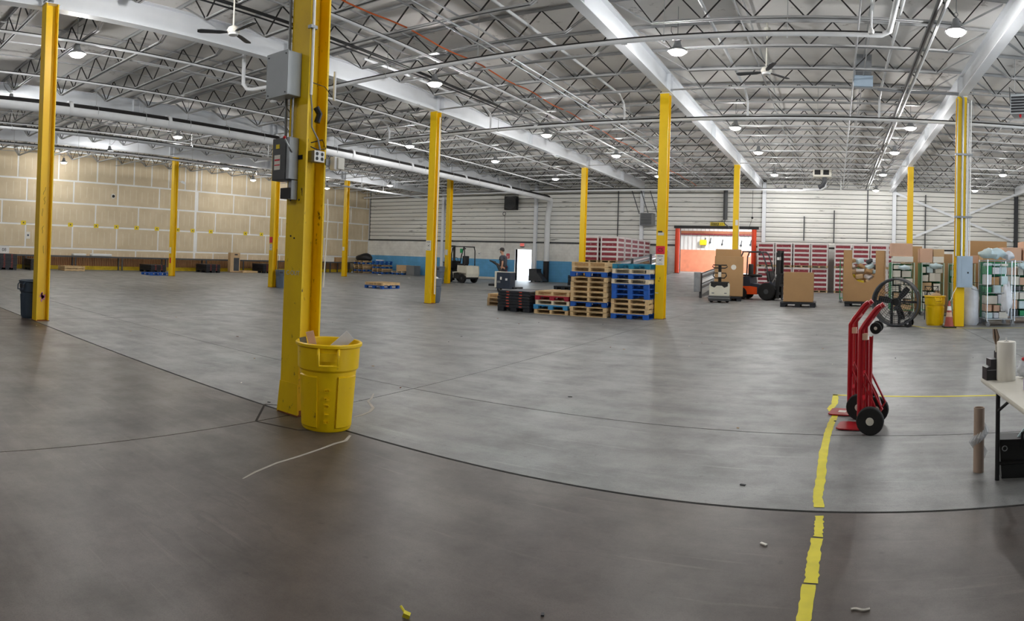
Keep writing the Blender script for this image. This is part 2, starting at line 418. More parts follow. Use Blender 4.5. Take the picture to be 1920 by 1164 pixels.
# back wall: painted block below, horizontal siding above
DX0, DX1, DZ0, DZ1 = -9.85, -5.15, .93, 3.75                      # dock opening
PX0, PX1, PZ = -21.55, -20.28, 2.16                              # exit door opening
wb = MB()
for x0, x1, z0, z1 in ((-35.5, PX0, 0, ZD), (PX0, PX1, PZ, ZD), (PX1, DX0, 0, ZD), (DX0, DX1, DZ1, ZD), (DX1, 14.3, 0, ZD), (DX0, DX1, 0, DZ0)):
    wb.box(x0, x1, WY+.06, WY+.30, z0, z1)
wb = wb.build('wall_back', M['siding_gap']); tag(wb, kind='structure')
def blockseg(x0, x1, z0, z1, m): MB().box(x0, x1, WY, WY+.06, z0, z1).build('block_course', M[m], wb)
for x0, x1 in ((-35.2, PX0), (PX1, -17.2)): blockseg(x0, x1, 0, 1.42, 'block_blue')
for x0, x1 in ((-35.2, PX0), (PX1, -17.2)): blockseg(x0, x1, 1.42, 2.62, 'block_white')
blockseg(PX0, PX1, PZ, 2.62, 'block_white'); blockseg(-17.2, DX0, 0, 2.62, 'block_white'); blockseg(DX1, 14, 0, 2.62, 'block_white')
MB().box(-35.2, DX0-.2, WY-.06, WY, 2.62, 2.70).build('ledge', M['dark_grey'], wb)
PIL = [-35.2, -27.75, -20.0, -12.38, -4.5, 3.55, 11.35, 14.0]
_z = 2.72; _cache = {}
def sid(x0, x1, z0, h):
    k = (round(x1-x0, 3), round(h, 3))
    if k not in _cache:
        _cache[k] = MB().prism([(0, 0), (-.012, .012), (-.035, h*.5), (-.012, h-.045), (0, h-.032), (.06, h-.032), (.06, 0)], 0, x1-x0, 'X').mesh('siding_board', M['siding'])
    link('siding_board', _cache[k], wb, (x0, WY, z0))
while _z < ZD-.1:
    h = min(.3, ZD-_z)
    for a, b in zip(PIL[:-1], PIL[1:]):
        if a == -12.38 and _z < DZ1+.1:
            sid(a+.12, DX0-.15, _z, h); sid(DX1+.15, b-.12, _z, h)
        else: sid(a+.12, b-.12, _z, h)
    _z += .3
for x in PIL[1:-1]:
    p = MB().box(x-.11, x+.11, WY-.20, WY-.18, 0, ZB+.5).box(x-.11, x+.11, WY-.02, WY, 0, ZB+.5).box(x-.007, x+.007, WY-.18, WY-.02, 0, ZB+.5)
    p.build('pilaster', M['girder_white'] if x < 10 else M['dark_grey'], wb)
# other walls (outside the frame; they close the hall)
wr = MB()
for y0, y1, z0, z1 in ((-14, 6, 0, ZD), (6, 15, 4.0, ZD), (15, 40, 0, ZD)): wr.box(14, 14.25, y0, y1, z0, z1)
tag(wr.build('wall_right', M['block_white']), kind='structure')
wf = MB()
for x0, x1, z0, z1 in ((-35.5, 14.3, 0, ZD),): wf.box(x0, x1, -14.25, -14, z0, z1)
tag(wf.build('wall_front', M['block_white']), kind='structure')
# daylight yard / loading bay beyond the back wall
tag(MB().box(-35, 14, 40.1, 52, -.35, -.02).build('floor_outside', M['floor_grey']), 'pale ground beyond the open exit door', kind='structure')

# lamps
lamp_proto = None
def make_lamp():
    t = thing('high_bay_lamp', 'lamp', 'ceiling lamp')
    MB().lathe([(.03,.26),(.06,.24),(.075,.16),(.10,.09),(.18,.045),(.21,.0),(.203,.0)], 20, capb=False).build('housing', M['mid_grey'], t, True)
    MB().lathe([(.0,-.07),(.08,-.066),(.14,-.048),(.178,-.012),(.185,.01)], 20, capb=False).build('lens', M['lamp_lens'], t, True)
    MB().torus((0,0,.33), .035, .008, 'Y', 10, 5).tube([(0,0,.36),(0,0,.955)], .008, 5).build('hook', M['mid_grey'], t)
    MB().tube([(.03,0,.28),(.14,.03,.36),(.24,.05,.50),(.3,.02,.62),(.16,-.05,.58)], .007, 5).build('cord', M['black'], t)
    return t
lamp_light = bpy.data.lights.new('lamp_light', 'POINT'); lamp_light.shadow_soft_size = .06; lamp_light.energy = LAMP_W; lamp_light.color = (1.0, .99, .975)
lamp_proto = make_lamp()
_l = bpy.data.objects.new('lamp_light', lamp_light); COL.objects.link(_l); _l.parent = lamp_proto; _l.location = (0, 0, -.12)
_nl = 0
def lamp(x, y, label, z=5.93):
    global _nl
    if _nl == 0: o = lamp_proto; o.location = (x, y, z); o['label'] = label
    else: o = copy_tree(lamp_proto, (x, y, z), random.uniform(0, 6), label)
    o['group'] = 'high-bay ceiling lamps'
    _nl += 1
for x, y, lb in [
    (-13.95, 5.65, 'glowing lamp hanging right of the leftmost yellow column under the pale girder'),
    (-19.6, 5.75, 'lamp cut by the left picture edge, beside the white duct'),
    (-3.35, 12.9, 'bright lamp beside the top of the central pale girder, upper middle'),
    (2.13, 11.65, 'brightest lamp at upper right beside the right pale girder'),
    (-9.7, 13.3, 'lamp hanging above and left of the column that has a grey bin at its foot'),
    (-22.1, 13.4, 'lamp over the beige wall, below the white duct left of the big column'),
    (-27.6, 13.0, 'lamp in front of the beige wall, second from the left wall corner'),
    (-33.0, 12.8, 'lamp nearest the beige wall, just right of the leftmost yellow column'),
    (-16.1, 20.5, 'lamp just left of the column that has a grey bin at its foot'),
    (-10.0, 20.5, 'lamp below the lower cross pipe between two yellow columns, middle'),
    (-14.9, 25.3, 'lamp above the back wall fan, left of the pale girder'),
    (-9.05, 25.2, 'lamp right of the pale girder, left of the column signed C5'),
    (-14.9, 31.8, 'lamp above the white end of the duct near the back wall'),
    (-28.8, 20.6, 'lamp over the beige wall between the second and third yellow columns'),
    (-32.2, 25.2, 'lamp close to the beige wall just left of the third yellow column'),
    (-3.3, 20.4, 'lamp right of the C5 column under the lower cross pipe, nearest of its row'),
    (2.25, 20.0, 'lamp left of the right column under the lower cross pipe'),
    (-3.1, 24.9, 'second lamp back in the row right of the central girder'),
    (2.15, 24.4, 'second lamp back beside the right pale girder'),
    (-3.05, 31.0, 'third lamp back in the row right of the central girder'),
    (2.15, 30.3, 'third lamp back beside the right pale girder'),
    (-3.0, 37.0, 'small far lamp against the white siding right of the central girder'),
    (2.2, 36.6, 'small far lamp against the white siding beside the right girder'),
    (7.6, 28.9, 'lamp at far right over the stacked cartons, nearer of two'),
    (7.65, 35.2, 'farther lamp at far right over the crossed wall braces'),
    (-26.4, 31.7, 'far lamp over the corner where beige and white walls meet'),
    (-31.6, 31.2, 'far lamp close to the beige wall right of the big column')]:
    lamp(x, y, lb)
# lamps of the same rows behind and beside the camera
for x, y, lb in ((-3.3, 5.6, 'over the near yellow bin'), (2.1, 5.4, 'over the red hand trucks'), (7.7, 5.6, 'over the folding table'), (7.6, 13, 'over the near right aisle'), (7.6, 20.5, 'over the white cage trolleys'),
        (-9.6, 5.6, 'between the two nearest columns'), (-9.6, -3, 'left behind the photographer'), (-3.3, -2.0, 'just behind the photographer'), (-18, -3, 'far left behind the photographer'), (-29, 5.6, 'by the near end of the beige wall'),
        (-9.0, 31.5, 'small far lamp right of the pale girder near the dock door')):
    lamp(x, y, ('high-bay lamp ' if y < 30 else '') + lb)

# ------------------------------------------------------------------ yellow steel columns
def col_shaft(h, b=.25, d=.26, tf=.02, tw=.014):
    hb, hd = b/2, d/2
    poly = [(-hb,-hd),(hb,-hd),(hb,-hd+tf),(tw/2,-hd+tf),(tw/2,hd-tf),(hb,hd-tf),(hb,hd),(-hb,hd),(-hb,hd-tf),(-tw/2,hd-tf),(-tw/2,-hd+tf),(-hb,-hd+tf)]
    return MB().prism(poly, .0, h, 'Z')
_cs = {}
def column(x, y, label, h=ZB, b=.25, d=.26, mt='yellow_paint'):
    t = thing('steel_column', label, 'column', (x, y, 0), 0, 'yellow steel columns')
    k = (h, b, d, mt)
    if k not in _cs:
        _cs[k] = (col_shaft(h-.012, b, d).mesh('shaft', M[mt]), MB().box(-b/2-.015, b/2+.015, -d/2-.015, d/2+.015, 0, .012).mesh('base_plate', M['rust']),
                  MB().box(-b/2-.02, b/2+.02, -d/2-.03, d/2+.03, h-.014, h).mesh('cap_plate', M['girder_white']))
    link('shaft', _cs[k][0], t); link('base_plate', _cs[k][1], t); link('cap_plate', _cs[k][2], t)
    return t
cA = column(-11.95, 4.25, 'yellow column nearest the left picture edge with a grey bin behind it')
cB = column(-4.54, 4.2, 'large worn yellow column in the foreground with switch boxes', mt='yellow_dirty')
cC = column(-28.75, 17.35, 'thin yellow column in front of the beige wall beside the blue pallet')
cD = column(-20.45, 17.2, 'yellow column left of the foreground column with a grey bin at its foot')
cE = column(-28.65, 30.1, 'far yellow column just right of the foreground column before the beige wall')
cF = column(-12.2, 16.85, 'yellow column with a blue-grey bin right of its foot and a white notice')
cG = column(-20.5, 29.9, 'far yellow column standing in front of the white forklift')
cH = column(-12.35, 29.8, 'yellow column rising behind the tall wooden pallet stack')
cI = column(-4.72, 17.05, 'yellow column with the red C5 sign right of the blue pallets')
cJ = column(-4.66, 29.6, 'far yellow column in front of the open dock door')
cK = column(3.3, 17.05, 'yellow column wrapped in conduits carrying a blue-grey breaker panel')
cL = column(3.35, 29.3, 'far yellow column behind the cartons left of the conduit column')
# foot flare, marker writing, scars and notices on columns (parts)
MB().prism([(-.155,0),(.135,0),(.125,.30),(-.125,.30)], -.140, -.131, 'Y').build('foot_flare', M['yellow_dirty'], cB)
MB().box(-.126, .126, -.1315, -.1305, 2.28, 3.0).build('repaint_patch', M['yellow_paint'], cB)
def plate(par, name, cx, z0, z1, w, m, y=-.1325, label=None, t=.002):
    o = MB().box(cx-w/2, cx+w/2, y-t, y, z0, z1).build(name, M[m], par)
    if label: o['label'] = label
    return o
def icon_notice(par, cx, z0, z1, w, y=-.1325):
    o = plate(par, 'notice', cx, z0, z1, w, 'paper', y, 'white printed notice')
    h = z1-z0; zc = (z0+z1)/2
    q = MB()
    for i in range(3): q.box(cx-w*.35, cx+w*.35, y-.004, y-.003, z1-h*(.10+.045*i)-h*.02, z1-h*(.10+.045*i))
    q.box(cx-w*.12, cx+w*.08, y-.004, y-.003, zc-h*.06, zc+h*.02).box(cx+w*.1, cx+w*.14, y-.004, y-.003, zc-h*.08, zc+h*.12)
    for k in range(14):
        a0, a1 = 2*PI*k/14, 2*PI*(k+1)/14; r = w*.30
        q.bar((cx+r*math.cos(a0), y-.0035, zc+r*math.sin(a0)), (cx+r*math.cos(a1), y-.0035, zc+r*math.sin(a1)), .001, w*.04, (0,1,0))
    q.box(cx-w*.3, cx+w*.3, y-.004, y-.003, z0+h*.08, z0+h*.11)
    q.build('print', M['dark_grey'], o)
    return o
s1 = plate(cI, 'bay_sign', 0, 1.77, 1.99, .25, 'sign_red', label='red bay sign reading C5')
text_mesh('C5', .13, M['black'], 'lettering', s1, (0, -.137, 1.88), (PI/2, 0, 0))
icon_notice(cI, 0, 1.47, 1.76, .23)
plate(cI, 'scar', .0, 2.28, 2.36, .17, 'offwhite', label='chipped paint patch'); plate(cI, 'scar', -.02, 2.355, 2.40, .12, 'black'); plate(cI, 'reflective_band', 0, 2.98, 3.0, .25, 'tag_yellow')
plate(cI, 'paint_mark', .01, 1.08, 1.14, .012, 'rust'); plate(cI, 'paint_mark', -.02, 1.03, 1.045, .05, 'rust'); plate(cI, 'paint_mark', -.07, .70, .72, .09, 'offwhite')
icon_notice(cF, -.03, 1.70, 2.02, .20)
s2 = plate(cD, 'bay_sign', -.02, 1.84, 2.08, .19, 'sign_red', label='red bay sign'); icon_notice(cD, -.02, 1.53, 1.79, .17)
plate(cC, 'notice', 0, 1.18, 1.50, .18, 'paper', label='white notice'); plate(cC, 'red_mark', .03, .68, .96, .13, 'sign_red', label='red reflective mark')
plate(cG, 'notice', -.02, 1.6, 1.9, .17, 'paper', label='white notice'); plate(cE, 'notice', -.02, 1.66, 1.9, .17, 'paper', label='white notice')
plate(cJ, 'notice', .06, 3.35, 3.6, .13, 'paper', label='white card'); 
q = MB()
for i in range(26):
    a = random.uniform(0, 6.28); q.cbox((.0125+0*i, .02+.06*math.cos(a)*random.random(), .47+.09*math.sin(a)*random.random()), (.004, .03, .03), (random.random(), 0, 0))
o = q.build('paint_splotch', M['pink_paint'], cA); o['label'] = 'pink paint splotch'
q = MB()
for z0, sgn in ((1.32, 1), (1.86, -1), (2.05, 1), (2.28, 1), (2.62, -1)):
    pts = [(.0095, -.04+.06*random.random(), z0+.05*i*sgn) for i in range(4)]
    q.tube(pts, .003, 4)
q.build('marker_scribble', M['black'], cA)
for i, (dx, dz) in enumerate(((-.07, 2.02), (.05, 2.02), (-.05, 1.68), (0, 1.66))):
    MB().cyl((dx, -.134, dz), (dx, -.129, dz), .009, 8).build('bolt_hole', M['black'], cB)
for dz in (1.72, 1.67, 1.60, 1.55): MB().cyl((.005, -.05, dz), (.0085, -.05, dz), .006, 8).build('bolt_hole', M['black'], cB)
text_mesh('C-OUT', .06, M['offwhite'], 'scratched_lettering', cB, (.0, -.1335, 1.33), (PI/2, 0, 0))['label'] = 'faint scratched white lettering'
MB().tube([(.09,-.12,3.3),(.11,-.13,2.9),(.10,-.10,2.6)], .002, 4).build('scratch', M['rust'], cB)
# bent flange on column D and F
MB().tube([(.10,.10,.0),(.115,.10,.45),(.085,.10,.8),(.11,.10,1.05),(.105,.10,1.6)], .012, 5).build('bent_flange_edge', M['rust'], cD)
MB().tube([(.10,-.13,.28),(.06,-.15,.45),(.10,-.13,.62)], .012, 5).build('bent_flange_edge', M['yellow_paint'], cF)
MB().tube([(.13,.06,.3),(.13,.06,6.0)], .022, 6).build('conduit', M['tape_white'], cF)
MB().tube([(.14,.0,.0),(.14,.0,6.0)], .02, 6).build('conduit', M['tape_white'], cJ)

# ------------------------------------------------------------------ switch gear on the foreground column
t = thing('junction_box', 'big grey sheet-metal box bolted high on the foreground yellow column', 'electrical box', (-4.60, 4.2, 0))
MB().rbox(-.215, .085, -.30, -.131, 2.99, 3.40, .006).build('housing', M['elec_grey'], t)
MB().box(-.22, .09, -.308, -.300, 2.985, 3.405).build('cover', M['elec_grey'], t)
for dx in (-.19, .06):
    for dz in (3.01, 3.37): MB().cyl((dx, -.314, dz), (dx, -.308, dz), .007, 8).build('screw', M['dark_grey'], t)
t = thing('disconnect_switch', 'dark grey disconnect switch with red-tipped lever on the foreground column', 'switch box', (-4.56, 4.2, 0))
MB().rbox(-.19, .0, -.26, -.131, 2.2, 2.6, .006).build('housing', M['elec_dark'], t)
MB().box(.0, .045, -.25, -.135, 2.21, 2.6).build('side_channel', M['galv'], t)
q = MB().box(-.155, -.07, -.263, -.26, 2.30, 2.44); o = q.build('warning_label', M['paper'], t); o['label'] = 'white and red warning label'
MB().box(-.15, -.075, -.265, -.263, 2.385, 2.40).box(-.15, -.075, -.265, -.263, 2.34, 2.35).build('label_band', M['sign_red'], o)
MB().box(-.135, -.085, -.264, -.26, 2.50, 2.54).build('maker_badge', M['tag_yellow'], t)
MB().tube([(.05,-.22,2.46),(.06,-.27,2.50),(.02,-.29,2.58)], .009, 6).build('lever', M['galv'], t)
MB().sphere((.018,-.292,2.59), .016).build('lever_tip', M['red'], t, True)
MB().box(-.10, .03, -.22, -.135, 2.03, 2.13).build('lower_box', M['black'], t); MB().box(.0, .045, -.21, -.135, 2.02, 2.2).build('lower_side', M['galv'], t)
t = thing('column_conduits', 'thin steel conduits and cables running down the foreground column', 'conduit', (-4.54, 4.2, 0))
MB().tube([(-.05,-.16,2.6),(-.05,-.16,2.99)], .012, 8).build('conduit', M['conduit'], t); MB().tube([(-.14,-.16,2.6),(-.15,-.16,2.99)], .014, 8).build('conduit', M['mid_grey'], t)
MB().tube([(-.14,-.15,3.4),(-.14,-.15,6.1)], .014, 8).build('conduit', M['mid_grey'], t)
MB().tube([(.135,-.10,6.1),(.135,-.10,3.2),(.13,-.10,3.0)], .014, 8).build('conduit', M['tape_white'], t)
MB().tube([(.13,-.10,3.0),(.12,-.07,2.86),(.135,-.08,2.7),(.14,.0,2.6),(.145,.03,2.50)], .009, 6).build('cable', M['galv'], t)
MB().tube([(.12,-.02,2.9),(.13,.02,2.84),(.12,.0,2.76)], .03, 8).build('plug_bundle', M['black'], t, True)
MB().tube([(.11,-.06,2.56),(.15,.05,2.60),(.15,.10,2.52),(.14,.0,2.50),(.13,-.08,2.52)], .006, 5).build('cable', M['black'], t)
MB().tube([(.13,-.1,3.12),(.16,.05,3.10),(.15,.16,3.03)], .004, 5).build('cable', M['black'], t)
MB().tube([(.14,.2,3.0),(.14,.2,3.28)], .014, 6).build('antenna', M['white'], t)
MB().tube([(.135,.16,2.05),(.15,.16,1.9),(.13,.15,1.2)], .007, 5).build('cable', M['tape_white'], t)
MB().box(.10, .15, -.14, -.06, 3.62, 3.65).build('strap_clamp', M['galv'], t)
t = thing('outlet_box', 'white four-socket outlet box strapped to the foreground column', 'outlet', (-4.54, 4.2, 0))
MB().rbox(.06, .15, -.05, .08, 2.385, 2.49, .006).build('box', M['mid_grey'], t)
MB().box(.15, .156, -.05, .08, 2.385, 2.49).build('face_plate', M['white'], t)
for dy in (-.018, .048):
    for dz in (2.415, 2.46): MB().cyl((.155, dy, dz), (.159, dy, dz), .017, 12).build('socket', M['black'], t)
MB().box(-.10, .08, -.14, -.13, 2.40, 2.44).build('strap', M['black'], t)
t = thing('wireless_unit', 'small off-white wireless unit on the right side of the foreground column', 'wireless unit', (-4.54, 4.2, 0))
MB().rbox(.135, .205, .17, .25, 2.325, 2.455, .012).build('body', M['white'], t); MB().rbox(.20, .225, .20, .29, 2.335, 2.45, .008).build('front', M['offwhite'], t)
MB().box(.10, .14, .12, .18, 2.37, 2.43).build('bracket', M['galv'], t)

# ------------------------------------------------------------------ conduits and breaker panel on the right column
t = thing('breaker_panel', 'blue-grey breaker panel mounted on the conduit-wrapped right column', 'breaker panel', (3.3, 17.05, 0))
MB().rbox(-.10, .32, -.26, -.14, 1.05, 1.88, .008).build('cabinet', M['panel_blue'], t)
MB().box(-.08, .30, -.268, -.26, 1.08, 1.85).build('door', M['panel_blue'], t); MB().box(.02, .20, -.273, -.268, 1.14, 1.80).build('inner_door', M['panel_blue'], t)
MB().box(.17, .21, -.28, -.268, 1.42, 1.46).build('latch', M['black'], t)
t = thing('column_conduit_run', 'bundle of grey, green and white conduits climbing the right column', 'conduit', (3.3, 17.05, 0))
for x, y, r, m, top in ((-.13,-.16,.016,'conduit',6.1), (.02,-.165,.035,'conduit',5.95), (.15,-.15,.022,'tape_white',6.0), (.20,-.10,.022,'conduit',6.1), (.25,-.12,.018,'tape_white',6.1)):
    MB().tube([(x,y,1.86),(x,y,top)], r, 8).build('conduit', M[m], t)
MB().tube([(.02,-.165,5.95),(.02,-.16,6.12),(-.06,-.16,6.2),(-.2,-.16,6.22),(-1.6,-.1,6.22),(-2.3,-.1,6.26)], .035, 8).build('elbow_conduit', M['conduit'], t)
MB().box(-.18, .30, -.20, -.13, 4.58, 4.63).build('strut', M['galv'], t); MB().box(-.18, .30, -.20, -.13, 2.9, 2.95).build('strut', M['galv'], t)
MB().tube([(-.10,-.2,1.05),(-.2,-.3,.9),(-.3,-.25,.62),(-.35,-.2,.3)], .008, 5).build('cable', M['tape_white'], t)
MB().tube([(.3,-.2,1.02),(.6,-.3,.92),(.9,-.5,.9)], .006, 5).build('cable', M['dark_grey'], t)

# ------------------------------------------------------------------ pipes and ducts under the roof
def pipe(name, label, pts, r, m='pipe_white', cat='pipe', n=12, hang=None, coup=None, ztop=ZD, dust_shade=False):
    t = thing(name, label, cat, (0,0,0))
    MB().tube(pts, r, n).build('pipe_run', M[m], t, True)
    if dust_shade:  # dark strip over the pipe top: dust, with its shade painted in
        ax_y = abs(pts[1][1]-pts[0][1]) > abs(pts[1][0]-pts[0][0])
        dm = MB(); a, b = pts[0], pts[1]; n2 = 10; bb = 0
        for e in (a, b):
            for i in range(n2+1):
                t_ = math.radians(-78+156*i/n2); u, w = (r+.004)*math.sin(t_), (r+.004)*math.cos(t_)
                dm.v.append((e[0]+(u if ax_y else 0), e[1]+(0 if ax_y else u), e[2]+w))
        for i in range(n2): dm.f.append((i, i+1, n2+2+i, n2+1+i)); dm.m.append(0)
        dm.build('dust_shade_strip', M['joist_dark'], t, True)
    for h in hang or []:
        MB().tube([(h[0], h[1], h[2]+r), (h[0], h[1], ztop)], .007, 5).build('hanger_rod', M['joist_white'], t)
        ax = 'Y' if abs(pts[-1][1]-pts[0][1]) > abs(pts[-1][0]-pts[0][0]) else 'X'
        MB().torus(h, r+.012, .010, ax, 14, 5).build('hanger_ring', M['joist_white'], t)
    for c in coup or []:
        ax = 'Y' if abs(pts[-1][1]-pts[0][1]) > abs(pts[-1][0]-pts[0][0]) else 'X'
        q = (0, .06, 0) if ax == 'Y' else (.06, 0, 0)
        MB().cyl((c[0]-q[0], c[1]-q[1], c[2]), (c[0]+q[0], c[1]+q[1], c[2]), r*1.18, 12).build('coupling', M[m], t, True)
    return t
zd = 5.69
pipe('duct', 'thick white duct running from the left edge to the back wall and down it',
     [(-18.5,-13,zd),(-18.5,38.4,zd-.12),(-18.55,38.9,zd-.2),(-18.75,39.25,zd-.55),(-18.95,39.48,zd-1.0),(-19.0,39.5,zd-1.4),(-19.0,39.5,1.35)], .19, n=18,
     hang=[(-18.5, y, zd-.002*y) for y in (6.5,8.2,9.9,11.6,13.2,14.8,16.6,18.6,20.6,22.6,24.6,27,29.5,32,34.5)], coup=[(-18.5, y, zd-.002*y) for y in (7.3,10.8,15.6,19.6,23.6,28.2,33)], cat='duct', dust_shade=True)
MB().cyl((-19.0,39.5,0), (-19.0,39.5,1.4), .2, 16).build('boot', M['black'], bpy.data.objects['duct'])['label'] = 'black painted foot of the downpipe'
pipe('roof_pipe', 'white pipe below the duct, left of the foreground column', [(-22.0,-13,5.58),(-22.0,17.6,5.55),(-22.0,18.3,5.55),(-22.0,18.5,5.75),(-22.0,18.5,6.3)], .075, hang=[(-22,y,5.57) for y in (6.5,9,11.5,14,16.5)], dust_shade=True)
pipe('roof_pipe', 'thinner white pipe nearest the beige wall at left', [(-26.6,-13,5.72),(-26.6,21,5.72)], .06, hang=[(-26.6,y,5.72) for y in (8,11,14,17)], dust_shade=True)
pipe('roof_pipe', 'thin grey pipe below the roof right of the foreground column', [(-27.2,21.5,5.6),(-27.2,36.5,5.55)], .055, hang=[(-27.2,y,5.57) for y in (24,28,32,36)])
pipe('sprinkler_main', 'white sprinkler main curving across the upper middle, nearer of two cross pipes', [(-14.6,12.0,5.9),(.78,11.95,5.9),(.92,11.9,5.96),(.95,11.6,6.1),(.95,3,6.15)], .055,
     hang=[(x,12,5.9) for x in (-12.6,-10.2,-7.6,-3.4,-1.0)], coup=[(x,12,5.9) for x in (-9.0,-6.8,-4.2)], dust_shade=True)
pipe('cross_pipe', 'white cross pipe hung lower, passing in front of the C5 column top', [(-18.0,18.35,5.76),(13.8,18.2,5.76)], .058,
     hang=[(x,18.3,5.76) for x in (-17,-14.5,-10.7,-6.2,-.6,3.9,6.5)], coup=[(x,18.3,5.76) for x in (-15.4,-9.3,-2.62,1.15)], dust_shade=True)
pipe('back_pipe', 'white pipe along the top of the back wall', [(-34.8,38.6,6.0),(-2.0,37.4,5.98),(-.9,37.3,6.0),(-.7,37.3,6.15),(-.7,37.3,6.6)], .07, hang=[(x,38.6-.035*(x+34.8),6.0) for x in (-30,-25,-20,-15,-12.6,-8,-3)], dust_shade=True)
pipe('branch_line', 'white branch pipe crossing the joists right of the central girder', [(-2.62,4,6.46),(-2.62,17.6,6.46),(-2.62,18.2,6.28),(-2.62,18.3,6.15),(-2.62,18.3,5.8)], .035)
pipe('branch_line', 'white branch pipe left of the right-hand girder with a drop to the cross pipe', [(1.15,4,6.46),(1.15,17.6,6.46),(1.15,18.2,6.3),(1.15,18.25,6.1),(1.15,18.25,5.8)], .035)
pipe('branch_line', 'white branch pipe dropping to the cross pipe left of the C5 column', [(-6.35,4,6.46),(-6.35,17.8,6.46),(-6.35,18.2,6.3),(-6.35,18.3,6.1),(-6.35,18.3,5.8)], .035)
pipe('branch_line', 'white branch pipe dropping to the cross pipe right of the bin column', [(-11.0,12,6.46),(-11.0,17.8,6.46),(-11.0,18.25,6.3),(-11.0,18.3,6.1),(-11.0,18.3,5.8)], .035)
pipe('branch_line', 'white branch pipe dropping to the cross pipe left of the bin column', [(-15.4,8,6.46),(-15.4,17.8,6.46),(-15.4,18.25,6.3),(-15.4,18.35,6.1),(-15.4,18.35,5.8)], .035)
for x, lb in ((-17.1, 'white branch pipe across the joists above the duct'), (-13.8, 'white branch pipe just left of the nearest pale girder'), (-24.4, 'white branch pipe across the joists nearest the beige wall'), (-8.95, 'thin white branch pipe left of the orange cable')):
    pipe('branch_line', lb, [(x,2,6.17),(x,38,6.17)], .036, dust_shade=True)
for x, lb, m, r in ((-7.55, 'thin pale conduit crossing the joists in the middle bay', 'conduit', .02), (-7.35, 'second thin pale conduit beside the first in the middle bay', 'conduit', .02), (-10.05, 'dark cable bundle crossing the joists above the bin column', 'black', .035), (-10.25, 'thin dark cable beside the dark bundle in the middle bay', 'black', .018),
                    (1.86, 'white conduit running back beside the right-hand girder', 'pipe_white', .04), (1.72, 'black cable bundle lying beside the white conduit at right', 'black', .05), (.35, 'grey conduit running back over the right bay', 'conduit', .022)):
    pipe('conduit_run', lb, [(x,3,6.22),(x,17,6.22),(x,38.5,6.22)], r, m, 'conduit', 8)
q = [(-8.5, 4+.6*i, 6.30+.03*math.sin(i*1.3)) for i in range(58)]
pipe('orange_cable', 'orange cable strung along under the joists in the middle bay', q, .018, 'orange_cable', 'cable', 6)
for x, y, lb in ((-22.6,18.5,'white sprinkler drop with round head above the foreground column'), (.55,11.4,'white sprinkler drop with round head at upper right'), (.2,35,'thin white drop pipe in front of the back siding'), (-27.3,30,'thin white drop pipe by the far left column')):
    t = thing('sprinkler_drop', lb, 'sprinkler', (x, y, 0))
    MB().tube([(0,0,ZD+.005),(0,0,5.75)], .022, 8).build('drop_pipe', M['pipe_white'], t); MB().lathe([(.0,-.05),(.05,-.04),(.06,0),(.03,.06)], 12, (0,0,5.75)).build('head', M['white'], t, True)
# conduit elbow left of foreground column
pipe('elbow_pipe', 'white elbow pipe at the left edge of the foreground column', [(-13.2,9.9,6.88),(-13.2,9.9,6.3),(-13.2,9.9,5.75),(-13.1,9.95,5.62),(-12.9,10.0,5.58),(-12.0,10.1,5.56)], .05)

# ceiling fans
def ceiling_fan(x, y, z, rz, label):
    t = thing('ceiling_fan', label, 'ceiling fan', (x, y, z), rz)
    MB().lathe([(.02,.0),(.11,.02),(.125,.07),(.10,.12),(.05,.15)], 20).build('motor', M['offwhite'], t, True)
    MB().lathe([(.045,-.03),(.09,-.02),(.10,.02)], 20).build('switch_cup', M['white'], t, True)
    MB().tube([(0,0,.14),(0,0,ZD-z-.30)], .016, 8).build('rod', M['offwhite'], t); MB().lathe([(.03,-.30),(.07,-.2),(.075,-.16)], 14, (0,0,ZD-z-.0)).build('canopy', M['offwhite'], t, True)
    MB().tube([(0,0,ZD-z-.2),(0,0,ZD-z)], .02, 8).build('hanger', M['offwhite'], t)
    bl = MB().prism([(.11,-.03),(.24,-.07),(.62,-.08),(.68,-.05),(.68,.05),(.62,.07),(.24,.055),(.11,.03)], .03, .042, 'Z').mesh('blade', M['dark_grey'])
    for k in range(3): link('blade', bl, t, (0,0,0), (math.radians(9), 0, 2*PI*k/3))
ceiling_fan(-9.86, 7.12, 5.58, 4.15, 'dark-bladed ceiling fan under the left girder, left of the foreground column')
ceiling_fan(-1.6, 13.9, 5.72, 2.97, 'dark-bladed ceiling fan hanging in the right bay')
# unit heater, roof box, back-wall fan and heater
t = thing('unit_heater', 'grey unit heater hanging at the upper right edge', 'heater', (4.45, 15.2, 5.55), -.5)
MB().rbox(-.25, .25, -.16, .26, -.2, .3, .02).build('cabinet', M['elec_grey'], t)
for i in range(6): MB().cbox((.0,-.175,-.14+.07*i), (.44,.012,.05), (.6,0,0)).build('louvre', M['dark_grey'], t)
for dx in (-.2, .2): MB().tube([(dx,.1,.3),(dx,.1,ZD-5.55)], .008, 5).build('hanger_rod', M['joist_white'], t)
MB().lathe([(.02,0),(.035,.05),(.02,.08)], 10, (0,-.1,-.28)).build('valve', M['red'], t, True)
MB().tube([(-.1,-.1,.3),(-.3,-.05,.5),(-.3,.1,.1),(-.25,.1,-.1)], .012, 6).build('cable', M['dark_grey'], t)
t = thing('roof_junction_box', 'flat grey sheet box under the joists at upper right', 'electrical box', (.6, 16.05, 6.2))
MB().rbox(-.24, .24, -.06, .06, -.14, .14, .008).build('cabinet', M['panel_blue'], t); MB().box(-.2, .2, -.02, .02, .14, .68).build('bracket', M['galv'], t)
MB().box(-.22, .22, -.066, -.06, -.12, .12).build('cover', M['panel_blue'], t)
t = thing('wall_fan', 'square black exhaust fan high on the back wall', 'fan', (-21.9, 39.5, 5.4))
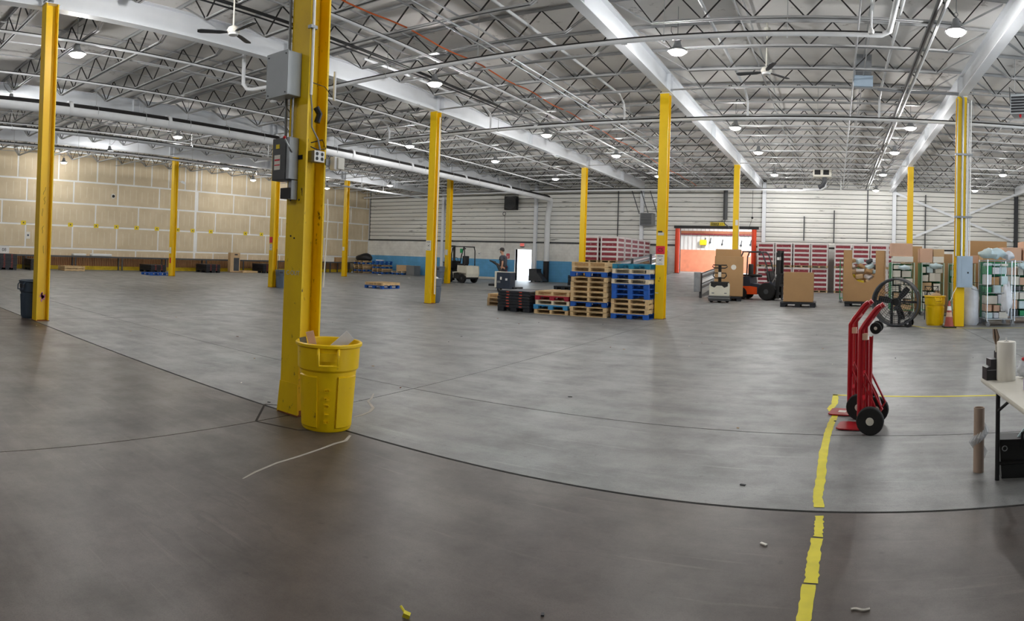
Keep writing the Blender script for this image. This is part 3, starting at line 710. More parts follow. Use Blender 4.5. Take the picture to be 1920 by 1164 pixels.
MB().rbox(-.48, .48, -.10, .28, -.48, .48, .03).build('shroud', M['black'], t)
for k in range(5):
    r = .42-.08*k; MB().torus((0,-.12,0), r, .008, 'Y', 24, 5).build('guard_ring', M['mid_grey'], t)
for k in range(6):
    a = PI*k/6; MB().bar((-.44*math.cos(a),-.12,-.44*math.sin(a)), (.44*math.cos(a),-.12,.44*math.sin(a)), .012, .012).build('guard_spoke', M['dark_grey'], t)
MB().tube([(-.5,.1,.55),(-.5,.1,-.5)], .02, 6).build('bracket', M['dark_grey'], t); MB().tube([(.5,.1,.6),(.5,.1,-.5)], .02, 6).build('bracket', M['dark_grey'], t)
MB().torus((-.55,.1,-.75), .12, .02, 'Y', 14, 6).tube([(-.5,.1,-.85),(-.45,.15,-3)], .012, 5).build('pull_cord', M['dark_grey'], t)
t = thing('wall_heater', 'dark louvred heater on the back wall beside the C5 column', 'heater', (-12.0, 39.2, 4.4))
MB().rbox(-.25, .55, -.3, .4, -.55, .25, .02).build('cabinet', M['mid_grey'], t)
for i in range(7): MB().box(-.2, .5, -.33, -.3, -.48+.1*i, -.42+.1*i).build('louvre', M['dark_grey'], t)
for dx in (-.9, -.3, .3): MB().bar((dx,-.1,1.7), (dx+.5,.0,.2), .07, .05).build('brace', M['dark_grey'], t)
t = thing('ceiling_heater', 'white unit heater hanging near the back wall at right', 'heater', (-.75, 33, 6.15))
MB().rbox(-.5, .45, -.3, .3, -.05, .40, .03).build('cabinet', M['offwhite'], t); MB().box(-.42, -.12, -.312, -.3, .05, .30).box(.02, .32, -.312, -.3, .05, .30).build('grille', M['black'], t)
MB().tube([(.1,0,-.05),(.1,0,-.25),(.0,.05,-.45),(-.2,.1,-.55)], .12, 12).build('flue', M['dark_grey'], t, True)
for dx in (-.4, .35): MB().tube([(dx,0,.4),(dx,0,ZD-6.15)], .01, 5).build('hanger_rod', M['joist_white'], t)
# wall braces at right, hanging hoses, vertical conduits on the back wall
def back_item(name, label, cat, mb, m): return tag(mb.build(name, M[m]), label, cat)
back_item('wall_brace', 'pale diagonal steel brace on the back wall falling to the right', 'brace', MB().bar((3.6,39.55,6.15), (11.1,39.55,3.35), .05, .14), 'girder_white')
back_item('wall_brace', 'pale diagonal steel brace on the back wall rising to the right', 'brace', MB().bar((4.2,39.45,3.2), (11.2,39.45,6.3), .05, .14), 'girder_white')
for x, z0, z1, lb in ((-28.85,0,6.6,'dark vertical conduit on the siding beside the far left pilaster'), (-14.0,2.9,6.4,'dark vertical conduit on the siding above the wrapped load'), (-2.0,3.1,4.6,'short dark conduit above the red pallet row'), (-.15,3.0,5.0,'dark conduit with a hook above the red pallet row'), (1.9,3.1,6.3,'dark conduit dropping beside the right pilaster'), (5.5,2.6,6.1,'black cable on the siding between the crossed braces')):
    back_item('wall_conduit', lb, 'conduit', MB().tube([(x,39.66,z0),(x,39.66,z1)], .035, 6), 'dark_grey')
back_item('hanging_hose', 'dark folded hose hanging over the dock door', 'hose', MB().tube([(-6.9,39.5,6.2),(-6.9,39.5,4.3)], .14, 8).tube([(-6.9,39.5,4.3),(-6.95,39.45,4.1),(-6.6,39.4,3.8)], .03, 6), 'elec_dark')
back_item('hanging_chain', 'thin dark control cord hanging right of the dock door', 'cord', MB().tube([(-5.2,39.5,6.2),(-5.2,39.5,4.5)], .012, 5).sphere((-5.2,39.5,4.45), .07).tube([(-5.2,39.5,4.4),(-5.4,39.45,3.8)], .012, 5), 'black')

# ------------------------------------------------------------------ pallets
_pal = {}
def wood_pallet(kind, block=False, w=1.05, d=1.2, h=.128):
    """proto tree: boards run across (X), stringers or blocks run in depth (Y)"""
    k = (kind, block)
    if k in _pal: return _pal[k]
    t = thing('wooden_pallet', 'pallet', 'pallet'); m = M[kind]; tb = .018
    for i in range(7):
        y = -d/2 + (d-.10)*i/6
        link('deck_board', _bm(w, .10 if i in (0, 6) else .085, tb, m), t, (0, y+.05, h-tb/2))
    if block:
        for i in range(3):
            for j in range(3):
                link('block', _bm(.14, .12, h-3*tb, m), t, ((i-1)*(w-.14)/2, (j-1)*(d-.12)/2, tb+(h-3*tb)/2))
        for i in range(3): link('runner', _bm(.12, d, tb, m), t, ((i-1)*(w-.12)/2, 0, tb/2))
        for i in range(3): link('cross_board', _bm(w, .1, tb, m), t, (0, (i-1)*(d-.10)/2, h-1.5*tb))
    else:
        for i in range(3): link('stringer', _bm(.06 if i == 1 else .085, d, h-2*tb, m), t, ((i-1)*(w-.085)/2, 0, h/2))
        for i in range(4): link('bottom_board', _bm(w, .095, tb, m), t, (0, -d/2+.048+(d-.095)*i/3, tb/2))
    t.location = (0, 0, -5); _pal[k] = t; return t
_bmc = {}
def _bm(x, y, z, m):
    k = (round(x,3), round(y,3), round(z,3), m.name)
    if k not in _bmc: _bmc[k] = MB().box(-x/2, x/2, -y/2, y/2, -z/2, z/2).mesh('board', m)
    return _bmc[k]
def kill_protos():
    for t in _pal.values():
        for ch in list(t.children): bpy.data.objects.remove(ch)
        bpy.data.objects.remove(t)
KN = {'w': ('pallet_wood', False, 'natural wood'), 'o': ('pallet_old', False, 'weathered wood'), 'p': ('pallet_pale', False, 'pale wood'), 'b': ('pallet_blue', True, 'blue'),
      't': ('pallet_teal', True, 'teal'), 'r': ('pallet_red', True, 'dark red'), 'l': ('pallet_lightblue', True, 'light blue')}
ORD = ['bottom', 'second', 'third', 'fourth', 'fifth', 'sixth', 'seventh', 'eighth', 'ninth', 'tenth', 'eleventh']
def stack(x, y, seq, where, group, rz=0.0, h=.128, jx=.03, step=None):
    z = 0
    for i, k in enumerate(seq):
        m, blk, nm = KN[k]
        pr = wood_pallet(m, blk, h=h)
        pos = 'topmost' if i == len(seq)-1 and i else ORD[i]
        dx, dy = (random.uniform(-jx, jx), random.uniform(-jx, jx)) if i else (0, 0)
        lb = f'{nm} pallet, {pos} from the floor in {where}' if len(seq) > 1 and pos != 'topmost' else (f'{nm} pallet on top of {where}' if len(seq) > 1 else f'{nm} pallet {where}')
        if pos == 'bottom': lb = f'{nm} pallet at the bottom of {where}'
        o = copy_tree(pr, (x+dx, y+dy, z), rz+random.uniform(-.015, .015), lb, group); o['category'] = 'pallet'
        z += h
    return z
stack(-7.70, 17.0, 'wlprw', 'the low mixed stack by the black pallets', 'pallets in the low mixed stack')
stack(-6.58, 16.98, 'wwbwwwwwbww', 'the tall wooden stack in the middle', 'pallets in the tall wooden stack', h=.1365)
stack(-5.41, 17.06, 'bwwwbbbpbpt', 'the tall blue stack beside the C5 column', 'pallets in the tall blue stack', h=.1345, jx=.015)
stack(-10.15, 18.5, 'oow', 'the small stack behind the black pallets', 'small wooden stack', h=.125)
stack(-18.75, 22.2, 'bw', 'the lone pair out on the open floor', 'pallet pair on the open floor', h=.14)
stack(-29.7, 16.95, 'b', 'lying alone before the beige wall', 'blue pallet by the wall', h=.15)
stack(-33.35, 13.6, 'ww', 'the low pair by the beige wall conveyor', 'pallet pair by the wall', h=.145)
stack(-33.55, 25.9, 'w', 'flat on the floor beside the tall tan carton', 'pallet beside the carton', h=.11)
stack(-33.7, 37.6, 'obowobw', 'the left pile in the far corner', 'corner pallets', h=.14, jx=.05)
stack(-32.3, 38.2, 'bowbobb', 'the right pile in the far corner', 'corner pallets', h=.14, jx=.05)
stack(-30.9, 38.9, 'bp', 'the low pair before the blue wall', 'pallets before the blue wall', h=.14)
# black nestable plastic pallets with orange stencils
_pm = {}
def plastic(x, y, n, where, rz=0, w=1.05, d=1.2, step=.083, feet=.11, group=None, lean=0):
    if w not in _pm:
        deck = MB().rbox(-w/2, w/2, -d/2, d/2, 0, .075, .012)
        ft = MB()
        _pm[w] = (deck.mesh('deck', M['plastic_black']), MB().prism([(-.10,-.09),(.10,-.09),(.10,.09),(-.10,.09)], 0, feet, 'Z').mesh('foot', M['plastic_black']),
                  MB().box(-.045, .045, -.003, .003, -.016, .016).mesh('stencil', M['mark_orange']), MB().box(-w/2+.03, w/2-.03, -.004, .004, -.006, .006).mesh('rib', M['dark_grey']))
    dk, ftm, stm, rb = _pm[w]; z = 0
    for i in range(n):
        pos = ORD[min(i, 10)]
        lb = f'black plastic pallet, {pos} layer of the stack {where}' if n > 1 else f'black plastic pallet {where}'
        t = thing('plastic_pallet', lb, 'pallet', (x+lean*i+random.uniform(-.01, .01), y+random.uniform(-.01, .01), z), rz+random.uniform(-.01, .01), group or f'black plastic pallets {where}')
        z0 = feet if i == 0 else 0
        link('deck', dk, t, (0, 0, z0))
        if i == 0:
            for a in (-1, 0, 1):
                for b in (-1, 0, 1): link('foot', ftm, t, (a*(w/2-.11), b*(d/2-.10), 0))
        if n > 1:
            for a in (-.18, .22): link('stencil', stm, t, (a*w, -d/2-.002, z0+.038))
        link('rib', rb, t, (0, -d/2-.003, z0+.07))
        z += z0 + step
plastic(-8.88, 16.95, 6, 'left of the low mixed pallets')
plastic(-33.45, 9.75, 9, 'at the left picture edge', PI/2, group='black pallets by the beige wall')
plastic(-33.55, 11.6, 6, 'behind the leftmost column', PI/2, group='black pallets by the beige wall')
plastic(-33.2, 18.7, 4, 'left of the thin wall column', PI/2+.1, group='black pallets by the beige wall')
plastic(-33.4, 22.8, 5, 'left of the tall carton', PI/2, group='black pallets by the beige wall')
plastic(-33.4, 27.3, 6, 'right of the tall carton', PI/2, group='black pallets by the beige wall')
plastic(-15.3, 36.6, 6, 'behind the tall wooden stack', 0, group='black pallets near the blue wall')
plastic(-13.6, 30.9, 1, 'lying flat on the floor in front of the exit door glare')
plastic(-1.38, 24.6, 1, 'under the plain carton in the open', w=1.32); plastic(1.17, 25.75, 1, 'under the big cut-out carton', -.12, w=1.5); plastic(-4.55, 27.25, 1, 'under the tall carton by the pallet jack', .22)

# ------------------------------------------------------------------ cartons
def carton(name, label, x, y, z, w, d, h, rz=0, m='cardboard', group=None, tape=False, flaps=False):
    t = thing(name, label, 'box', (x, y, z), rz, group)
    s = .012
    b = MB().rbox(-w/2, w/2, -d/2, d/2, 0, h, min(.008, w*.03)); b.build('body', M[m], t)
    MB().box(-w/2-.001, w/2+.001, -.004, .004, h-.002, h+.001).build('flap_seam', M['dark_grey'], t)
    if tape: MB().box(-w/2-.003, w/2+.003, -.03, .03, h-.06, h+.002).build('tape', M[tape], t)
    return t
carton('plain_carton', 'large plain brown carton on a black pallet in the open floor', -1.38, 24.6, .20, 1.10, 1.1, 1.10)
carton('tall_carton', 'tall brown carton standing behind the white pallet jack', -4.55, 27.25, .20, 1.18, .95, 1.68, .22)
carton('tall_carton', 'taller brown carton just behind the one at the pallet jack', -4.72, 28.12, .0, 1.1, .34, 2.2)
t = bpy.data.objects['tall_carton']
MB().cyl((.18,-.483,1.22), (.18,-.475,1.22), .11, 20).build('round_label', M['paper'], t)['label'] = 'round white label'
t = thing('wall_carton', 'tall tan carton with a dark open side standing by the beige wall', 'box', (-33.6, 24.95, 0), PI/2-.35)
MB().rbox(-.32, .32, -.3, .3, .02, 1.28, .01).build('body', M['cardboard_light'], t); MB().box(-.10, .26, -.304, -.3, .12, .95).build('opening', M['dark_grey'], t); MB().box(-.05, .15, -.304, -.3, 1.12, 1.2).build('hand_hole', M['black'], t)
MB().box(.24, .31, .302, .305, .15, .3).build('label', M['paper'], t)
# big cut-out carton full of parcels
t = thing('cutout_carton', 'big brown carton with a U-shaped cut-out full of loose parcels', 'box', (1.17, 25.75, .20), -.12)
W, D, H = 1.6, 1.2, 2.0
th = .012
u = [(-W/2,0),(W/2,0),(W/2,H)]
arc = [(.46*math.cos(a)+.0, 1.18+.46*math.sin(a)*.95) for a in [0-PI*i/12 for i in range(13)]]
front = [(-W/2,0),(W/2,0),(W/2,H),(.46,H)] + arc + [(-.46,H),(-W/2,H)]
MB().prism(front, -D/2, -D/2+th, 'Y').build('front_panel', M['cardboard'], t)
MB().box(-W/2, W/2, D/2-th, D/2, 0, 1.25).build('rear_panel', M['cardboard'], t)
MB().box(-W/2, -W/2+th, -D/2, D/2, 0, H).build('side_panel', M['cardboard'], t); MB().box(W/2-th, W/2, -D/2, D/2, 0, H).build('side_panel', M['cardboard'], t)
MB().box(-W/2, W/2, -D/2, D/2, .0, .02).build('bottom_panel', M['cardboard'], t)
# loose parcels inside it
PC = ['paper', 'poly_white', 'cardboard', 'tag_yellow', 'black', 'cyan_bag', 'cardboard_light', 'poly_white', 'dark_grey', 'can_white']
NC = ['white', 'pale grey', 'brown', 'yellow', 'black', 'pale blue', 'tan', 'off-white', 'dark grey', 'cream']
cz = .78
ci = 0
for lay in range(5):
    for i in range(4):
        x = -.51+.34*i+random.uniform(-.03, .03); y = -.30+random.uniform(-.06, .06)
        k = (ci*3+lay) % 10; ci += 1
        s = (random.uniform(.26,.34), random.uniform(.2,.3), random.uniform(.12,.19))
        Mx = Matrix.Translation(Vector((1.17, 25.75, .2))) @ Matrix.Rotation(-.12, 4, 'Z') @ Vector((x, y, cz+lay*.20))
        o = MB().rbox(-s[0]/2, s[0]/2, -s[1]/2, s[1]/2, -s[2]/2, s[2]/2, .03).build('parcel', M[PC[k]], None, True, Mx, (random.uniform(-.4,.4), random.uniform(-.5,.5), random.uniform(-.6,.6)))
        tag(o, f'{NC[k]} parcel in the cut-out carton, row {ORD[lay]} and place {ORD[i]}'.replace('row bottom', 'lowest row').replace('place bottom', 'leftmost'), 'parcel', 'loose parcels in the cut-out carton')
MBF = MB().box(-.74, .74, -.55, .55, .03, .62).xf(Matrix.Translation(Vector((1.17, 25.75, .2))) @ Matrix.Rotation(-.12, 4, 'Z')).build('parcel', M['cardboard'])
tag(MBF, 'wide brown parcel filling the floor of the cut-out carton', 'parcel')

# ------------------------------------------------------------------ wrapped loads of red and white trays
_ld = {}
def load(x, y, z, label, group, n=5, w=1.0, d=1.15, rz=0):
    if 'p' not in _ld:
        _ld['red'] = MB().rbox(-w/2+.012, w/2-.012, -d/2+.012, d/2-.012, 0, .155, .012).mesh('red_tray', M['can_red'])
        _ld['wht'] = MB().rbox(-w/2, w/2, -d/2, d/2, 0, .108, .015).mesh('white_wrap', M['can_white'])
        _ld['pal'] = MB().box(-w/2, w/2, -d/2, d/2, .1, .125).box(-w/2, -w/2+.1, -d/2, d/2, .02, .1).box(-.05, .05, -d/2, d/2, .02, .1).box(w/2-.1, w/2, -d/2, d/2, .02, .1).box(-w/2, w/2, -d/2, -d/2+.1, 0, .02).box(-w/2, w/2, d/2-.1, d/2, 0, .02).mesh('pallet_base', M['pallet_old'])
        _ld['cor'] = MB().rbox(-.04, .04, -.036, .036, 0, 1.31, .012).mesh('corner_wrap', M['can_white']); _ld['p'] = 1
    t = thing('wrapped_load', label, 'pallet load', (x, y, z), rz+random.uniform(-.02, .02), group)
    link('pallet_base', _ld['pal'], t)
    for sx in (-1, 1): link('corner_wrap', _ld['cor'], t, (sx*(w/2-.035), -d/2+.03, .13))
    link('corner_wrap', _ld['cor'], t, (w/2-.03, d/2-.035, .13))
    q = .125
    for i in range(n):
        link('red_tray', _ld['red'], t, (0, 0, q)); link('white_wrap', _ld['wht'], t, (random.uniform(-.006,.006), 0, q+.155)); q += .263
    return t
xs = [-4.15, -3.08, -2.02, -.96, .42, 1.48, 2.52, 3.55]
for i, x in enumerate(xs):
    for lv in (0, 1):
        load(x, 38.6+random.uniform(-.06,.06), lv*1.45, f'wrapped load of red and white trays, {"upper" if lv else "lower"} tier, {ORD[i].replace("bottom", "first")} from the orange forklift', 'wrapped loads along the back wall')
for i, (x, y) in enumerate(((-13.25, 33.6), (-12.12, 33.6), (-12.12, 34.85), (-12.12, 36.1), (-12.12, 37.35), (-12.12, 38.6))):
    for lv in (0, 1):
        wh = 'left front of the block' if i == 0 else ('right front of the block' if i == 1 else f'{ORD[i-1]} from the front in the receding side')
        load(x-(.3 if i == 0 and lv == 0 else 0), y, lv*1.45, f'wrapped tray load behind the pallets, {"upper" if lv else "lower"} tier, {wh}', 'wrapped loads left of the ramp')

# ------------------------------------------------------------------ waste bins
def ring(m, a0, a1, r0, r1, z0, z1, n=6):
    """curved raised panel on a tapered drum"""
    b = len(m.v)
    for i in range(n+1):
        a = a0+(a1-a0)*i/n; c, s = math.cos(a), math.sin(a)
        for (r, z) in ((r0, z0), (r0+.014, z0+.01), (r1+.014, z1-.01), (r1, z1)): m.v.append((r*c, r*s, z))
    for i in range(n):
        for k in range(3): m.f.append((b+i*4+k, b+(i+1)*4+k, b+(i+1)*4+k+1, b+i*4+k+1)); m.m.append(0)
    for k in (0, n): m.f.append(tuple(b+k*4+j for j in range(4))); m.m.append(0)
    return m
def waste_bin(label, x, y, rz, mt, h=.74, R=.255, name='waste_bin', lid=None, text=None):
    t = thing(name, label, 'trash can', (x, y, 0), rz); m = M[mt]; s = h/.74; q = R/.255
    prof = [(.0,.0),(.205,.0),(.212,.012),(.243,.50),(.262,.52),(.270,.70),(.275,.70),(.288,.712),(.288,.732),(.275,.74),(.262,.735),(.255,.70),(.236,.50),(.20,.03),(.0,.03)]
    MB().lathe([(a*q, b*s) for a, b in prof], 36, capb=False, capt=False).build('drum', m, t, True)
    for k in range(4):
        a = PI/4+k*PI/2
        ring(MB(), a-.42, a+.42, .2135*q, .240*q, .03*s, .47*s).build('raised_panel', m, t, True)
    for k in range(2):
        a = -PI/2+k*PI
        o = MB(); c, sn = math.cos(a), math.sin(a); tx = (-sn, c)
        def P(u, r, z): return (r*c+u*tx[0], r*sn+u*tx[1], z)
        o.tube([P(-.085,.268*q,.70*s), P(-.085,.312*q,.66*s), P(-.08,.318*q,.57*s), P(.08,.318*q,.57*s), P(.085,.312*q,.66*s), P(.085,.268*q,.70*s)], .013, 6)
        o.build('handle', m, t, True)
        MB().bar(P(-.075,.272*q,.635*s), P(.075,.272*q,.635*s), .012, .07).build('grip_recess', M['yellow_dirty'] if 'yellow' in mt else M['dark_grey'], t)
    if lid: MB().lathe([(.0,.745),(.30,.745),(.305,.77),(.29,.80),(.0,.82)], 28, capb=False, capt=False).build('lid', M[lid], t, True)
    return t
by = waste_bin('big yellow waste bin full of scrap at the foot of the foreground column', -4.03, 4.07, -.77+PI/2-PI/2, 'can_yellow', .755, .262, 'waste_bin')
by.rotation_euler.z = math.atan2(-4.07, 4.03)+PI/2
# embossed letters down the front of the drum
for i, ch in enumerate('BRUTE'):
    z = .36-.068*i
    r = .2175+.062*z*1.0+.006
    text_mesh(ch, .062, M['can_yellow'], 'embossed_letter', by, (0, -(.214+.058*z)*1.03-.0015, z), (PI/2, -PI/2, 0), .007)
def scrap(name, label, cat, mt, d, loc, rot):
    return tag(MB().rbox(-d[0]/2, d[0]/2, -d[1]/2, d[1]/2, -d[2]/2, d[2]/2, min(d)*.2).build(name, M[mt], None, False, loc, rot), label, cat)
_r = Vector((.70, .714, 0)); _c = Vector((-4.03, 4.07, 0))
tag(MB().bar(_c+_r*-.06+Vector((.02,-.02,.42)), _c+_r*-.175+Vector((.02,-.02,.835)), .068, .014, (-.71,.70,0)).build('cardboard_strip', M['cardboard_pink']), 'narrow pinkish cardboard strip sticking out of the yellow bin', 'cardboard')
tag(MB().bar(_c+_r*-.03+Vector((-.03,.03,.60)), _c+_r*.19+Vector((-.03,.03,.805)), .10, .02, (-.71,.70,0)).build('plastic_pouch', M['poly_white']), 'white printed pouch leaning out at the right of the yellow bin', 'pouch')
tag(MB().bar(_c+_r*-.20+Vector((.01,-.01,.62)), _c+_r*-.235+Vector((.01,-.01,.78)), .06, .008, (-.71,.70,0)).build('cardboard_scrap', M['mid_grey']), 'grey card edge poking up at the left of the yellow bin', 'cardboard')
scrap('paper_scrap', 'brown paper crumpled inside the yellow bin', 'paper', 'cardboard', (.28,.24,.12), (-4.02,4.09,.55), (.2,.1,.5))
waste_bin('dark slate bin standing behind the leftmost yellow column', -12.42, 4.24, .35, 'bin_navy', .76, .262)
waste_bin('blue-grey bin right of the foot of the column left of the foreground column', -20.10, 17.36, .9, 'bin_grey', .74, .22)
b = waste_bin('blue-grey bin with white rubbish beside the column with the white notice', -12.36, 17.24, .2, 'bin_grey', .80, .26)
tag(MB().sphere((0,0,0), (.17,.17,.08), 10, 6).build('rubbish_bag', M['poly_white'], None, True, (-12.36,17.24,.79)), 'white rubbish heaped in the blue-grey bin', 'bag')
waste_bin('grey bin with a black lid left of the far column by the forklift', -20.65, 29.25, .5, 'bin_grey', .95, .33, lid='black')
b = waste_bin('yellow bin standing left of the conduit-wrapped column', 2.72, 17.45, .15, 'can_yellow', .80, .265)
text_mesh('BRUTE', .055, M['black'], 'lettering', b, (.02, -.283, .66), (PI/2, 0, .0), .003); text_mesh('44 GAL', .025, M['black'], 'lettering', b, (.02, -.282, .61), (PI/2, 0, 0), .003)
tag(MB().sphere((0,0,0), (.15,.14,.08), 10, 6).build('rubbish', M['cardboard_light'], None, True, (2.74,17.45,.80)), 'tan rubbish heaped on the yellow bin by the right column', 'rubbish')
t = thing('tilt_truck', 'dark grey slant-fronted tilt bin right of the exit door', 'bin', (-19.35, 38.9, 0))
MB().prism([(-.48,.06),(.62,.06),(.12,.62),(.10,.85),(-.48,.85)], -.35, .35, 'Y').build('hopper', M['dark_grey'], t); MB().box(-.5, .13, -.37, .37, .83, .87).build('rim', M['black'], t)
for a in (-.3, .3):
    for c in (-.25, .3): MB().lathe([(.06,-.02),(.06,.02)], 12, (a, c, .06), 'Y').build('wheel', M['rubber'], t)
# cone and tall white sack at the right column
t = thing('traffic_cone', 'faded orange traffic cone between the yellow bin and the right column', 'traffic cone', (2.99, 16.72, 0))
MB().rbox(-.17, .17, -.17, .17, 0, .035, .01).build('base', M['black'], t)
MB().lathe([(.125,.03),(.085,.28)], 20).build('lower_cone', M['cone_orange'], t, True); MB().lathe([(.086,.28),(.068,.40)], 20).build('white_band', M['cardboard_pink'], t, True)
MB().lathe([(.068,.40),(.060,.45)], 20).build('mid_band', M['cone_orange'], t, True); MB().lathe([(.06,.45),(.045,.56)], 20).build('white_band', M['white'], t, True); MB().lathe([(.045,.56),(.028,.68),(.02,.70)], 20).build('tip', M['cone_orange'], t, True)
t = thing('white_sack', 'tall lumpy white sack standing right of the conduit-wrapped column', 'sack', (3.68, 17.5, 0))
m = MB(); m.lathe([(.0,.0),(.22,.0),(.27,.08),(.285,.4),(.275,.75),(.25,.95),(.20,1.05),(.0,1.08)], 20, capb=False, capt=False)
m.v = [(x*(1+.05*math.sin(9*z+3*x)), y*(1+.06*math.cos(7*z+5*y)), z) for x, y, z in m.v]; m.build('sack_body', M['poly_white'], t, True)
MB().tube([(-.1,0,1.05),(-.05,0,1.12),(.08,.02,1.10),(.14,0,1.04)], .018, 6).build('tie', M['white'], t)

# ------------------------------------------------------------------ conveyor along the beige wall
t = thing('wall_conveyor', 'long low conveyor with dark rails running along the beige wall', 'conveyor', (0,0,0))
for x in (-34.72, -34.22): MB().box(x-.03, x+.03, 5, 37.4, .73, .81).build('rail', M['elec_dark'], t)
MB().box(-34.68, -34.26, 5, 37.4, .755, .775).build('bed', M['galv'], t)
_y = 5.2; _lm = MB().box(-.035, .035, -.035, .035, 0, .73).mesh('leg', M['elec_dark'])
while _y < 37.4:
    for x in (-34.72, -34.22): link('leg', _lm, t, (x, _y, 0))
    _y += 3.0 if _y < 28 else 1.3
for y, w, h, lb, m in ((14.5,.8,.14,'torn white plastic sheet on the conveyor, left one','white'), (15.9,1.3,.16,'torn white plastic sheet on the conveyor, right one','white')):
    tag(MB().rbox(-.2, .2, -w/2, w/2, 0, h, .05).build('plastic_sheet', M[m], None, True, (-34.47,y,.811)), lb, 'plastic sheet')
for i, (y, w, h, m, lb) in enumerate(((31.3,.8,.42,'cardboard','brown carton on the conveyor right of the foreground column, left one'), (32.3,.9,.42,'cardboard','brown carton on the conveyor right of the foreground column, middle one'), (33.3,.6,.25,'red','red box on the conveyor near the far left column'), (34.3,1.1,.34,'paper','white box on the conveyor near the far left column'), (35.4,.7,.34,'cardboard','small brown carton at the far end of the conveyor'))):
    carton('conveyor_carton', lb, -34.47, y, .811, .42, w, h, 0, m, 'cartons on the conveyor')
# tags and fittings on the beige wall
tg = [11.3,12.87,14.2,15.86,17.21,18.6,20.04,21.57,22.71,24.14,27.03,28.45,29.92,34.41]
ORDT = ['first','second','third','fourth','fifth','sixth','seventh','eighth','ninth','tenth','eleventh','twelfth','thirteenth','fourteenth']
for i, y in enumerate(tg):
    t = thing('wall_tag', f'yellow bay tag on the beige wall, {ORDT[i]} from the left', 'sign', (-35.19, y, 2.6), 0, 'yellow bay tags')
    MB().box(-.004, .004, -.15, .15, -.10, .13).build('card', M['tag_yellow'], t)
    MB().prism([(-.06,-.02),(.06,-.02),(0,.08)], .004, .007, 'X').build('arrow', M['dark_grey'], t)
t = thing('wall_notice', 'white paper notice on the beige wall left of the leftmost column', 'notice', (-35.19, 11.6, 1.9))
MB().box(-.004, .004, -.12, .12, -.2, .2).build('sheet', M['paper'], t); MB().box(.004, .006, -.05, .05, -.05, .06).build('print', M['bin_navy'], t)
t = thing('bay_number', 'black stencilled number on a white square at the far left of the wall', 'sign', (-35.19, 10.2, 1.05))
MB().box(-.004, .004, -.3, .3, -.25, .2).build('square', M['white'], t); text_mesh('08', .26, M['black'], 'lettering', t, (.006, 0, -.02), (PI/2, 0, PI/2))
t = thing('dome_camera', 'small dark dome camera on the beige wall', 'camera', (-35.17, 16.9, 4.45))
MB().lathe([(.14,0),(.15,.03),(.12,.05)], 16, (0,0,0), 'X').build('base', M['paper'], t, True); MB().sphere((.06,0,0), .09).build('dome', M['black'], t, True)
t = thing('security_camera', 'white bullet camera on an arm at the thin column by the beige wall', 'camera', (-28.6, 17.5, 4.9))
MB().tube([(0,0,0),(.12,.08,.02)], .02, 6).build('arm', M['white'], t); MB().cbox((.2,.16,-.03), (.14,.22,.12), (-.4,0,-.7)).build('body', M['white'], t)

# ------------------------------------------------------------------ dock door, ramp and guard rails
ramp = MB().prism([(28.9,.0),(39.84,.93),(39.84,.0)], -10.15, -6.25, 'X').build('floor_ramp', M['floor_grey']); tag(ramp, 'worn concrete ramp rising to the open dock door', kind='structure')
for x, lb in ((-9.93, 'orange steel post at the left of the dock door'), (-5.07, 'orange steel post at the right of the dock door')):
    t = thing('dock_post', lb, 'post', (x, 39.55, 0)); MB().cyl((0,0,.9), (0,0,3.72), .15, 16).build('post', M['dock_orange'], t, True); MB().box(-.2,.2,-.2,.2,0,.92).build('footing', M['dark_grey'], t); MB().cyl((0,0,3.72),(0,0,3.76),.16,16).build('cap', M['black'], t)
o = tag(MB().box(DX0-.35, DX1+.35, WY-.16, WY-.036, 3.75, 3.92).build('dock_header', M['black']), 'black lintel over the dock door', 'lintel')
t = thing('dock_sign', 'narrow yellow and black sign above the dock door reading door 11', 'sign', (-7.35, WY-.10, 4.03))
MB().box(-.52, .42, -.01, .01, -.10, .12).build('plate', M['tag_yellow'], t); MB().box(-.48, .02, -.014, -.01, -.07, .09).build('panel', M['black'], t)
text_mesh('DOOR', .15, M['tag_yellow'], 'lettering', t, (-.23, -.016, .005), (PI/2, 0, 0)); text_mesh('1', .17, M['black'], 'lettering', t, (.16, -.014, .005), (PI/2, 0, 0)); text_mesh('1', .17, M['black'], 'lettering', t, (.25, -.014, .005), (PI/2, 0, 0))
# bay beyond the door
bay = MB().box(-12, -3, 40.1, 47, .60, .93).build('floor_bay', M['floor_grey']); tag(bay, kind='structure')
tag(MB().box(-12, -3, 46.8, 47, .93, 2.55).build('wall_bay_lower', M['orange_wall']), kind='structure')
wbu = MB().box(-12, -3, 46.85, 47, 2.55, 5.6).build('wall_bay_upper', M['white']); wbu['kind'] = 'structure'
for i in range(28): MB().box(-11.9+.32*i, -11.85+.32*i, 46.80, 46.85, 2.55, 5.5).build('rib', M['can_white'], wbu)
MB().box(-12, -3, 46.6, 46.8, 3.75, 3.95).build('rail', M['brown_steel'], wbu); MB().box(-12, -3, 46.65, 46.8, 3.66, 3.75).build('rail', M['can_red'], wbu)
tag(MB().box(-12.2, -12, 40.1, 47, .6, 5.6).build('wall_bay_left', M['white']), kind='structure')
tag(MB().box(-12.2, -3, 40.1, 47, 5.6, 5.7).build('ceiling_bay', M['white']), kind='structure')
text_mesh('01', .42, M['white'], 'painted_number', bpy.data.objects['wall_bay_lower'], (-6.2, 46.79, 2.25), (PI/2, 0, 0))
